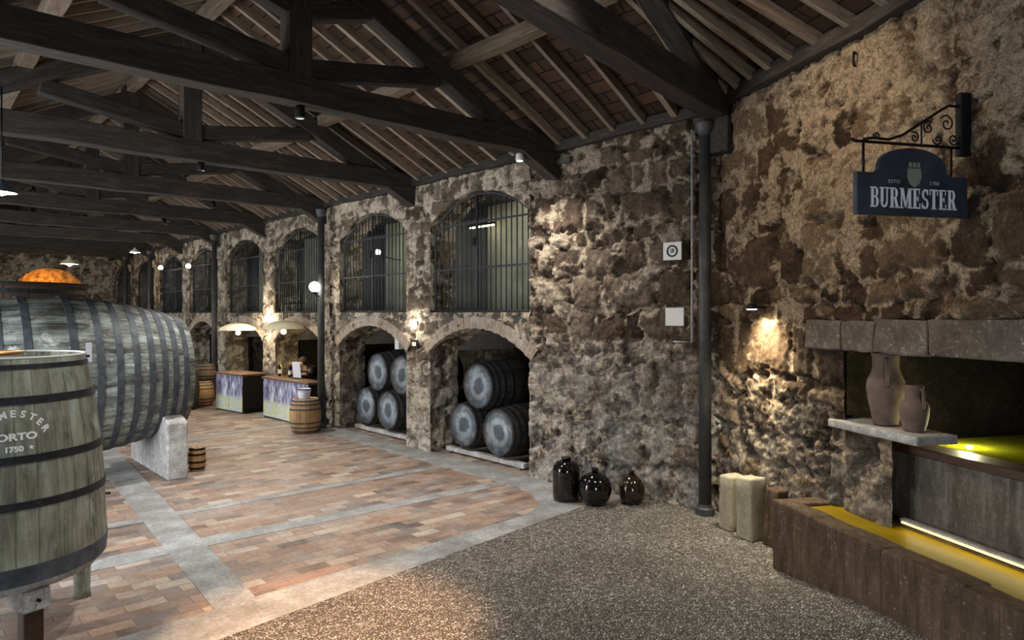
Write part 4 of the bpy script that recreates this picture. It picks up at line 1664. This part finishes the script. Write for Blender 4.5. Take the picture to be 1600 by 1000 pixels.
# downlight on the near wall
ps = Bp(.90, 2.44, .0)
t = empty('wall_spotlight', ps, math.atan2(BN.y, BN.x), 'black wall spotlight with a lit mouth shining down the rough stone', 'lamp')
MB().tube([(-.03, 0, .02), (.12, 0, .03), (.20, 0, .0)], .014).build('arm', M['black_iron'], t)
MB().lathe([(.06, .012), (.065, .02), (.04, .06), (.02, .07)], 18, c=(.20, 0, 0)).build('hood', M['black_iron'], t)
MB().lathe([(.045, .0), (.055, .008)], 14, c=(.20, 0, 0)).build('lens', M['globe_dim'], t)
pl = Bp(.90, 2.38, .24)
light('spot_light', 'SPOT', pl, 190, (1, .90, .66), Bp(1.05, 1.2, -.15), spot=2.4, blend=1, radius=.10)

# notices on the wall by the corner column


def wpt(u, z, off):
    n_ = Vector((-da.y, da.x))
    p = a0 + da * u + n_ * off
    return Vector((p.x, p.y, z))


wa = math.atan2(da.x, -da.y)
for (u, z, lab, rnd) in ((.62, 3.18, 'upper square white notice with a round grey emblem', 1), (.59, 2.36, 'lower square white notice, plain, on the wall by the column', 0)):
    t = empty('wall_notice', wpt(u, z, .075), math.atan2(da.y, da.x), lab, 'notice', 'white notices on the rough wall')
    MB().box((0, 0, 0), (.245, .018, .225)).build('board', M['white'], t, bevel=.003)
    if rnd:
        R90 = Matrix.Rotation(PI / 2, 4, 'X')
        MB().lathe([(.055, 0), (.075, 0), (.075, .004), (.055, .004)], 24, c=(0, .014, 0), M=R90, close=True).build('emblem_ring', M['iron'], t)
        MB().lathe([(.03, 0), (.03, .004)], 14, c=(0, .014, .005), M=R90).build('emblem_figure', M['crest'], t)
# cable conduit down to the lower notice
t = empty('cable_conduit', wpt(.36, 2.05, .08), math.atan2(da.y, da.x), 'thin pale conduit beside the corner column', 'conduit')
MB().tube([(-.0, 0, 2.6), (-.0, 0, 0), (.26, 0, 0)], .014).build('pipe', M['granite'], t)
MB().box((.28, 0, 0), (.06, .04, .05)).build('junction_box', M['lintel'], t)

# ------------------------------------------------------------------ hanging sign
# axis: perpendicular to the near wall
so = Bp(3.36, 0, 0)
sa = math.atan2(BN.y, BN.x)
t = empty('sign_bracket', (so.x, so.y, 3.60), sa, 'black wrought iron scroll bracket holding the hanging sign', 'bracket')
# local x out of the wall
MB().box((.07, 0, .17), (.10, .055, .46)).build('wall_post', M['black_iron'], t, bevel=.01)
MB().tube([(.06, 0, .0), (.55, 0, 0), (1.0, 0, 0), (1.03, 0, .012)], .011, 8).build('arm', M['black_iron'], t)
MB().tube([(.10, 0, .30), (.20, 0, .30), (.26, 0, .27), (.60, 0, .065), (.72, 0, .025), (.85, 0, .03), (.93, 0, .015)], .010, 8).build('brace', M['black_iron'], t)


def spiral(c, r, turns, sgn, ph, w=.006):
    pts = []
    for i in range(26):
        f = i / 25
        a = ph + sgn * turns * 2 * PI * f
        rr = r * (1 - .85 * f)
        pts.append((c[0] + rr * math.cos(a), 0, c[1] + rr * math.sin(a)))
    return MB().tube(pts, w, 6)


for c_, r_, s_, p_ in (((.22, .17), .065, 1, .5), ((.38, .13), .05, -1, 2.0), ((.16, .06), .045, 1, 3.5), ((.30, .05), .04, -1, 0), ((.50, .055), .04, 1, 1.0), ((.82, .05), .03, -1, .3)):
    spiral(c_, r_, 1.4, s_, p_).build('scroll', M['black_iron'], t)
MB().tube([(.44, 0, .0), (.44, 0, .17)], .006, 6).build('spindle', M['black_iron'], t)
t = empty('hanging_sign', (so.x, so.y, 3.60), sa, 'dark blue arched hanging sign reading BURMESTER', 'sign')
for x in (.18, .93):
    MB().tube([(x, 0, -.012), (x, 0, -.24)], .009, 8).build('hanger', M['black_iron'], t)
# board outline in local x-z, seen from the hall's near side (-y side)
x0, x1, zb, zs = .055, 1.0, -.51, -.215
cx = (x0 + x1) / 2
out = [(x1, zb), (x1, zs), (x1 - .15, zs)]
hw, rise = (x1 - x0) / 2 - .18, .165
for i in range(21):
    a = PI * i / 20
    out.append((cx + hw * math.cos(a), zs + .02 + rise * math.sin(a) ** .75))
out += [(x0 + .15, zs), (x0, zs), (x0, zb)]
n = len(out)
vs = [(x, -.022, z) for x, z in out] + [(x, .022, z) for x, z in out]
fs = [tuple(range(n)), tuple(reversed(range(n, 2 * n)))] + [(j, j + n, (j + 1) % n + n, (j + 1) % n) for j in range(n)]
o = MB().add(vs, fs).build('board', M['signblue'], t)
bm = bmesh.new()
bm.from_mesh(o.data)
bmesh.ops.recalc_face_normals(bm, faces=bm.faces)
bm.to_mesh(o.data)
bm.free()
bv = o.modifiers.new('b', 'BEVEL')
bv.width = .006
bv.limit_method = 'ANGLE'
# which side faces the camera
cam2 = Vector((0, 0, CH)) - Vector((so.x, so.y, 3.3))
ylocal = Vector((-math.sin(sa), math.cos(sa), 0))
side = 1 if cam2.dot(ylocal) > 0 else -1


def sign_text(s, size, sx, xc, z, mat, nm, bold=.0):
    mb = MB()
    vs, fs = text_mesh(s, size, .003, sx, bold)
    # local +x points out of the wall, which is screen-left, so text runs along -x when seen from the camera
    mb.add([(xc - side * -1 * x * (-1 if side == 1 else 1) * (1), side * (.0245 + z_), z + y) for x, y, z_ in vs], fs)
    return mb


def put_text(s, size, sx, xc, z, mat, nm, bold=0, serif=False):
    vs, fs = text_mesh(s, size, .003, sx, bold)
    right = -1                       # screen-right in local x
    mb = MB().add([(xc + right * x, side * (.0245 + abs(z_) * 1.0), z + y) for x, y, z_ in vs], fs)
    if serif:
        w = (max(v[0] for v in vs) - min(v[0] for v in vs))
    return mb.build(nm, mat, t)




def r_(x0_, y0_, x1_, y1_):
    return [[(x0_, y0_), (x1_, y0_), (x1_, y1_), (x0_, y1_)]]


def arc_(cx_, cy_, rx, ry, a0_, a1_, tx, ty, n_=10):
    q = []
    for i_ in range(n_):
        a, b = (math.radians(a0_ + (a1_ - a0_) * (i_ + e) / n_) for e in (0, 1))
        q.append([(cx_ + rx * math.cos(a), cy_ + ry * math.sin(a)), (cx_ + rx * math.cos(b), cy_ + ry * math.sin(b)),
                  (cx_ + (rx - tx) * math.cos(b), cy_ + (ry - ty) * math.sin(b)), (cx_ + (rx - tx) * math.cos(a), cy_ + (ry - ty) * math.sin(a))])
    return q


GLY = {
    'B': (.70, r_(.08, 0, .28, 1) + r_(0, 0, .42, .07) + r_(0, .93, .42, 1) + r_(.28, .48, .42, .55) + arc_(.40, .745, .23, .255, -90, 90, .17, .07) + arc_(.40, .275, .27, .275, -90, 90, .19, .07)),
    'U': (.74, r_(.08, .28, .28, 1) + r_(0, .93, .36, 1) + r_(.54, .28, .63, 1) + r_(.44, .93, .73, 1) + arc_(.355, .29, .275, .29, 180, 360, .14, .10)),
    'R': (.76, r_(.08, 0, .28, 1) + r_(0, 0, .36, .07) + r_(0, .93, .42, 1) + r_(.28, .46, .42, .53) + arc_(.40, .735, .24, .265, -90, 90, .18, .07) + [[(.50, 0), (.72, 0), (.52, .5), (.34, .5)]] + r_(.46, 0, .77, .07)),
    'M': (.98, r_(.08, 0, .17, 1) + r_(.70, 0, .90, 1) + [[(.40, .05), (.50, .05), (.30, 1), (.08, 1)], [(.42, .05), (.52, .05), (.78, 1), (.68, 1)]] + r_(0, 0, .26, .07) + r_(.62, 0, .98, .07) + r_(0, .93, .26, 1) + r_(.68, .93, .98, 1)),
    'E': (.66, r_(.08, 0, .28, 1) + r_(0, 0, .60, .07) + r_(0, .93, .58, 1) + r_(.28, .47, .46, .54) + r_(.53, .72, .58, 1) + r_(.55, 0, .61, .27) + r_(.42, .37, .47, .64)),
    'S': (.60, arc_(.30, .73, .25, .27, 25, 262, .14, .085) + arc_(.30, .27, .27, .27, -155, 82, .15, .085) + [[(.10, .60), (.26, .46), (.46, .38), (.30, .56)]] + r_(.48, .70, .54, .98) + r_(.03, .02, .09, .30)),
    'T': (.72, r_(.26, 0, .46, 1) + r_(.02, .93, .70, 1) + r_(.02, .70, .08, 1) + r_(.64, .70, .70, 1) + r_(.18, 0, .54, .07)),
}
wid = sum(GLY[c_][0] + .06 for c_ in 'BURMESTER') - .06
LH, LW = .142, .735
kx = LW / wid
xc_ = cx + LW / 2
for c_ in 'BURMESTER':
    lm = MB()
    for q in GLY[c_][1]:
        n_ = len(q)
        f0 = [(xc_ - px_ * kx, side * .0225, -.458 + py_ * LH) for px_, py_ in q]
        f1 = [(x_, side * .0265, z_) for x_, y_, z_ in f0]
        lm.add(f0 + f1, [tuple(range(n_)), tuple(range(n_, 2 * n_))] + [(j, (j + 1) % n_, (j + 1) % n_ + n_, j + n_) for j in range(n_)])
    lo_ = lm.build('letter', M['lettering'], t)
    xc_ -= (GLY[c_][0] + .06) * kx
put_text('ESTD', .034, 1.3, cx + .17, -.285, M['lettering'], 'small_lettering')
put_text('1750', .034, 1.3, cx - .17, -.285, M['lettering'], 'small_lettering')
mb = MB()
shield = [(-.055, .05), (.055, .05), (.06, -.01), (.04, -.06), (0, -.085), (-.04, -.06), (-.06, -.01)]
vs = [(cx + a, side * .023, -.225 + b) for a, b in shield] + [(cx + a, side * .029, -.225 + b) for a, b in shield]
n = len(shield)
mb.add(vs, [tuple(range(n)), tuple(range(n, 2 * n))] + [(j, j + n, (j + 1) % n + n, (j + 1) % n) for j in range(n)])
for dx in (-.035, 0, .035):
    mb.box((cx + dx, side * .026, -.150), (.022, .008, .035))
mb.build('crest', M['crest'], t)

# iron hook near the eave
t = empty('iron_hook', Bp(2.25, 4.62, .05), 0, 'small black iron hook high on the wall under the eave', 'hook')
MB().tube([(.05, 0, .08), (-.03, 0, .08), (-.04, 0, .0), (-.01, 0, -.04)], .012).build('rod', M['black_iron'], t)
MB().box((.03, 0, .08), (.02, .06, .06)).build('plate', M['black_iron'], t)

# ------------------------------------------------------------------ tank opening, jugs, tank, trough
# lintel stones
LS = [(1.62, 2.10, 2.34), (2.11, 2.50, 2.33), (2.51, 3.05, 2.35), (3.06, 4.15, 2.36), (4.16, 5.3, 2.38)]
LL = ['small lintel stone left of the tank opening', 'narrow pale lintel stone over the clay jugs', 'brown middle lintel stone right of the narrow one', 'long grey lintel stone over the lit water', 'long lintel stone at the right picture edge']
for i, (ta, tb, zt) in enumerate(LS):
    c = Bp((ta + tb) / 2, 2.07, -.08)
    o = rough_box('lintel_stone', (tb - ta - .012, .34, zt - 2.07), M['lintel'], None, .016, 7, i + 3, c, math.atan2(BD.y, BD.x), edge=.02)
    tag(o, LL[i], 'lintel stone', 'lintel stones over the tank opening')


def bbox(name, t0_, t1_, o0, o1, z0, z1, mat, parent=None):
    c = Bp((t0_ + t1_) / 2, (z0 + z1) / 2, (o0 + o1) / 2)
    o = MB().box((0, 0, 0), (t1_ - t0_, abs(o1 - o0), z1 - z0)).build(name, mat)
    o.location = c
    o.rotation_euler = (0, 0, math.atan2(BD.y, BD.x))
    return o


for nm, a_ in (('wall_tank_room', (1.7, 6.6, -2.9, -2.7, 0, 2.6)), ('wall_tank_room', (1.62, 1.82, -2.8, -.22, 0, 2.6)), ('ceiling_tank_room', (1.62, 6.6, -2.9, -.24, 2.44, 2.56)), ('wall_tank_room', (6.4, 6.6, -2.8, -.1, 0, 2.5))):
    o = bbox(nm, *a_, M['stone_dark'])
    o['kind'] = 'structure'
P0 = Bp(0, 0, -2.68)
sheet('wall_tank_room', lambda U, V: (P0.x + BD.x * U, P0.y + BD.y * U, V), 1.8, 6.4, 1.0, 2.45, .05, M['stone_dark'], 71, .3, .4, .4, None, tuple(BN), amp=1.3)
# sill slab
o = rough_box('sill_slab', (1.02, .40, .075), M['granite'], None, .006, 5, 9, Bp(2.42, 1.35, -.14), math.atan2(BD.y, BD.x), edge=.012)
tag(o, 'worn grey sill slab carrying the two clay jugs', 'sill')
# masonry pier below the sill (part of the wall plane, slightly back)
# tank
ang_b = math.atan2(BD.y, BD.x)
tk = empty('stone_tank', Bp(4.37, 0, -.30), ang_b, 'streaked stone wine tank set in the wall opening, filled to a plank rim', 'tank')
# local x along the wall (towards the viewer), local y: BD rotated +90
yl = Vector((-math.sin(ang_b), math.cos(ang_b), 0))
sg = 1 if yl.dot(BN) > 0 else -1


def tbox(nm, x, y, z, d, mat, bev=0):
    return MB().box((x, sg * y, z), d).build(nm, mat, tk, bevel=bev)


fr = rough_box('front_wall', (4.0, .16, 1.22), M['tank'], tk, .012, 10, 15, (0, sg * .0, 0), 0, edge=.02, scale=2.0)
tbox('plank_rim', 0, .0, 1.255, (4.0, .26, .07), M['plank'], .01)
tbox('basin_floor', 0, -1.2, 1.10, (4.0, 2.1, .08), M['tank'])
wv, wf = [], []
for i in range(2):
    pass
MB().box((0, sg * -1.19, 1.21), (4.0, 2.14, .13)).build('water', M['greenwater'], tk)
t = empty('tank_glint', Bp(2.72, 1.275, -.68), 0, 'glowing disc added at the surface of the tank water as its bright glint', 'lamp')
MB().lathe([(.025, -.01), (.03, .004), (.02, .012), (.002, .014)], 20).build('lens', M['globe_dim'], t)  # glowing disc stands in for the reflected hot spot on the water
MB().lathe([(.031, -.02), (.036, -.02), (.036, .003), (.031, .003)], 20, close=True).build('collar', M['black_iron'], t)
light('tank_light', 'POINT', Bp(2.72, 1.39, -.68), 13, (1, .97, .55), radius=.02)


# jugs
def jug(name, prof, loc, lab, handles=True, s=1.0, rz=0):
    t = empty(name, loc, rz, lab, 'jug', 'clay jugs on the sill')
    MB().lathe([(r * s, z * s) for r, z in prof], 32, cap=True).build('body', M['clay'], t)
    if handles:
        R_ = prof[4][0]
        MB().tube([(-(R_ * .72) * s, 0, prof[-3][1] * .93 * s), (-(R_ * 1.02) * s, 0, prof[-3][1] * .90 * s), (-(R_ * 1.10) * s, 0, (prof[5][1] * 1.02) * s), (-(R_ * .88) * s, 0, prof[4][1] * s)], .014 * s, 8).build('handle', M['clay'], t)
    return t


jug('clay_jug', [(.09, 0), (.105, .01), (.12, .10), (.15, .24), (.163, .34), (.155, .40), (.125, .47), (.11, .52), (.112, .62), (.125, .655), (.105, .655), (.09, .60)], Bp(2.36, 1.428, -.17), 'tall brown clay jug on the sill', s=.96, rz=.4)
jug('clay_jug', [(.075, 0), (.08, .01), (.095, .06), (.108, .13), (.112, .19), (.105, .23), (.072, .265), (.068, .29), (.07, .36), (.078, .385), (.064, .385), (.055, .35)], Bp(2.70, 1.428, -.14), 'short brown clay jug right of the tall jug', s=1.0, rz=.9)

# trough
tr = empty('stone_trough', Bp(1.71, 0, 0), ang_b, 'long low rust-brown stone trough of yellow must below the tank', 'trough')
LT = 3.9
zt = .65
o0, o1 = .50, .64
nseg = 5
px_ = 0
segs = [.62, .78, .72, .9, .88]
for i, sl in enumerate(segs):
    off = o0 + (o1 - o0) * (px_ + sl / 2) / LT - .10
    b = rough_box('front_slab', (sl - .006, .20, zt), M['trough'], tr, .013, 8, 30 + i, (px_ + sl / 2, sg * off, 0), 0, edge=.02, scale=3.2)
    px_ += sl
b = rough_box('end_slab', (.20, .66, zt - .004), M['trough'], tr, .012, 6, 41, (.10, sg * .11, 0), 0, edge=.02)
b = rough_box('back_slab', (3.9, .12, zt - .02), M['trough'], tr, .006, 8, 42, (1.95, sg * -.16, 0), 0, edge=.01)
MB().box((1.98, sg * .13, .375), (3.8, .62, .48)).build('must', M['must'], tr)
# under-rim strip light along the back
t = empty('strip_lamp', Bp(1.71, 0, 0), ang_b, 'thin glowing strip lamp along the back of the trough', 'lamp')
MB().box((2.20, sg * -.105, .655), (2.6, .022, .018)).build('tube', M['led'], t)
MB().box((2.20, sg * -.125, .675), (2.64, .05, .02)).build('holder', M['granite'], t)
for q in (1.42, 2.28, 3.1):
    l_ = light('strip_light', 'AREA', Bp(1.71 + q, .70, -.06), .8, (1, .84, .42), Bp(1.71 + q, .5, .16), .86, .04)

# pale stone blocks at the foot of the wall
SB = [(6.97, 4.10, .20, .25, .60, .10, 'paleblock', 'pale yellow stone block, left of the leaning pair'), (6.82, 3.80, .22, .24, .66, .25, 'paleblock', 'pale yellow stone block, right of the leaning pair'), (6.80, 3.48, .2, .24, .60, .2, 'trough', 'dark stone block in the shadow beside the trough')]
for i, (x, y, a_, b_, h, rz, m_, lab) in enumerate(SB):
    o = rough_box('stone_block', (a_, b_, h), M[m_], None, .014, 5, 50 + i, (x, y, .0), ang_b + rz, edge=.025, taper=(.93, .93))
    tag(o, lab, 'stone block', 'stone blocks against the near wall' if i < 2 else None)

# demijohns
t = empty('demijohn', (6.44, 6.16, .008), 0, 'tall glossy black cylindrical demijohn at the foot of the wall', 'bottle')
MB().lathe([(.12, 0), (.165, .012), (.175, .05), (.178, .38), (.165, .45), (.12, .495), (.07, .505)], 36).build('body', M['glass_black'], t)
MB().lathe([(.06, .50), (.055, .53), (.065, .535), (.065, .55), (.05, .55)], 20).build('neck', M['glass_black'], t)
t = empty('demijohn', (6.56, 5.78, .008), 0, 'round glossy black demijohn right of the cylindrical one', 'bottle')
MB().lathe([(.08, 0), (.13, .01), (.175, .06), (.205, .14), (.212, .20), (.20, .27), (.165, .335), (.11, .38), (.05, .40)], 36).build('body', M['glass_black'], t)
MB().lathe([(.042, .395), (.036, .43), (.045, .435), (.045, .455), (.03, .455)], 18).build('neck', M['glass_black'], t)
t = empty('demijohn', (6.94, 5.50, .008), 0, 'dull dark brown demijohn in the shadow behind the round one', 'bottle')
MB().lathe([(.08, 0), (.12, .01), (.15, .06), (.165, .14), (.16, .22), (.12, .30), (.05, .36)], 32).build('body', M['glass_brown'], t)
MB().lathe([(.04, .355), (.035, .40), (.042, .41)], 18).build('neck', M['glass_brown'], t)

# ------------------------------------------------------------------ pendant lamps far away and near left


def pendant(x, y, z, r, drop, lab, mat='shade', power=20, col=(1, .9, .7), bulb='globe_dim'):
    t = empty('pendant_lamp', (x, y, z), 0, lab, 'lamp', 'hanging shaded lamps')
    MB().lathe([(r, -.0), (r * .8, r * .35), (r * .25, r * .7), (r * .2, r * 1.0), (r * .17, r * 1.0), (r * .2, r * .65), (r * .75, r * .3), (r * .97, 0)], 24, cap=False).build('lamp_shade', M[mat], t)
    MB().lathe([(.0005, -r * .25), (r * .35, -r * .1), (r * .4, r * .1), (r * .2, r * .4)], 14).build('bulb', M[bulb], t)
    MB().tube([(0, 0, r), (0, 0, r + drop)], .008, 6).build('cord', M['black_iron'], t)
    if power:
        light('pendant_light', 'POINT', (x, y, z - r * .35), power, col, radius=.06)


pendant(.78, 8.35, 3.58, .13, .9, 'blue-grey enamel pendant lamp at the left picture edge', 'shade_blue', 25, bulb='bulb')
pendant(4.35, 27.0, 4.05, .26, .6, 'cream pendant lamp before the amber-lit end arch', 'shade', 60, (1, .75, .4))
pendant(5.15, 22.0, 4.15, .14, 1.1, 'small pale pendant lamp left of the distant columns', 'white', 12)
# amber light in the end arch and over the far stores
light('amber_light', 'POINT', (4.7, YEND + .9, 3.6), 45, (1, .55, .15), radius=.15)
for i, (x, y, z, lab) in enumerate(((3.65, 23.0, 2.95, 'amber glass jar lamp left of the far pillar'), (4.35, 24.0, 2.78, 'amber glass jar lamp right of its twin'))):
    pass

# ------------------------------------------------------------------ beam spot lamps: the first is real, the rest added to light the floor
SPOTS = [((6.35, 6.95, 4.50), (6.7, 6.0, .5), 260, 'small white spot lamp under the beam end above the first barred arch'),
         ((3.3, 10.45, 4.52), (4.0, 9.4, 0), 420, 'small added spot lamp under the middle of the second roof beam'),
         ((3.2, 6.95, 4.52), (3.6, 7.3, 0), 460, 'small added spot lamp under the middle of the first roof beam'),
         ((4.6, 13.85, 4.50), (4.6, 13.0, 0), 380, 'small added spot lamp under the third roof beam'),
         ((4.6, 17.1, 4.50), (5.4, 16.6, 0), 260, 'small added spot lamp under the fourth roof beam')]
for i, (p, aim, pw, lab) in enumerate(SPOTS):
    t = empty('beam_spotlight', p, 0, lab, 'lamp', 'spot lamps under the roof beams')
    MB().lathe([(.05, -.02), (.055, .0), (.05, .07), (.02, .09)] if i == 0 else [(.05, -.05), (.052, .0), (.05, .07), (.02, .09)], 16, cap=(i == 0)).build('housing', M['white' if i == 0 else 'black_iron'], t)
    MB().lathe([(.042, -.024), (.042, -.018)] if i == 0 else [(.042, .0), (.042, .006)], 14).build('lens', M['globe_dim'], t)
    light('beam_light', 'SPOT', (p[0], p[1], p[2] - .04), pw, (1, .95, .88), aim, spot=1.9, blend=.9, radius=.05)
# unseen spots: warm pools on wall and ground, added fill on vat and pebbles
light('warm_wall_light', 'SPOT', (4.4, 3.3, 5.7), 190, (1, .78, .52), Bp(1.9, 3.55, 0), spot=1.3, blend=1, radius=.08)
light('warm_floor_light', 'SPOT', (1.4, 2.7, 5.5), 3000, (1, .58, .32), (2.45, 4.8, 0), spot=.46, blend=.7, radius=.08)
light('vat_fill', 'SPOT', (3.0, 4.25, 5.6), 330, (.97, .98, 1), (.7, 6.3, 1.2), spot=.5, blend=.8, radius=.08)
light('pebble_fill', 'SPOT', (3.6, 3.0, 5.6), 260, (1, .96, .90), (4.0, 3.7, 0), spot=1.6, blend=1, radius=.08)
t = empty('added_spotlights', (0, 0, 0), 0, 'added black spot lamps out of view under the nearest roof slope', 'lamp')
for p in ((4.4, 3.3, 5.75), (1.4, 2.7, 5.55), (3.0, 4.25, 5.65), (3.6, 3.0, 5.65)):
    MB().lathe([(.05, 0), (.055, .02), (.05, .12), (.02, .15)], 16, c=p).build('added_lamp_head', M['black_iron'], t)  # housings added for the unseen spots above
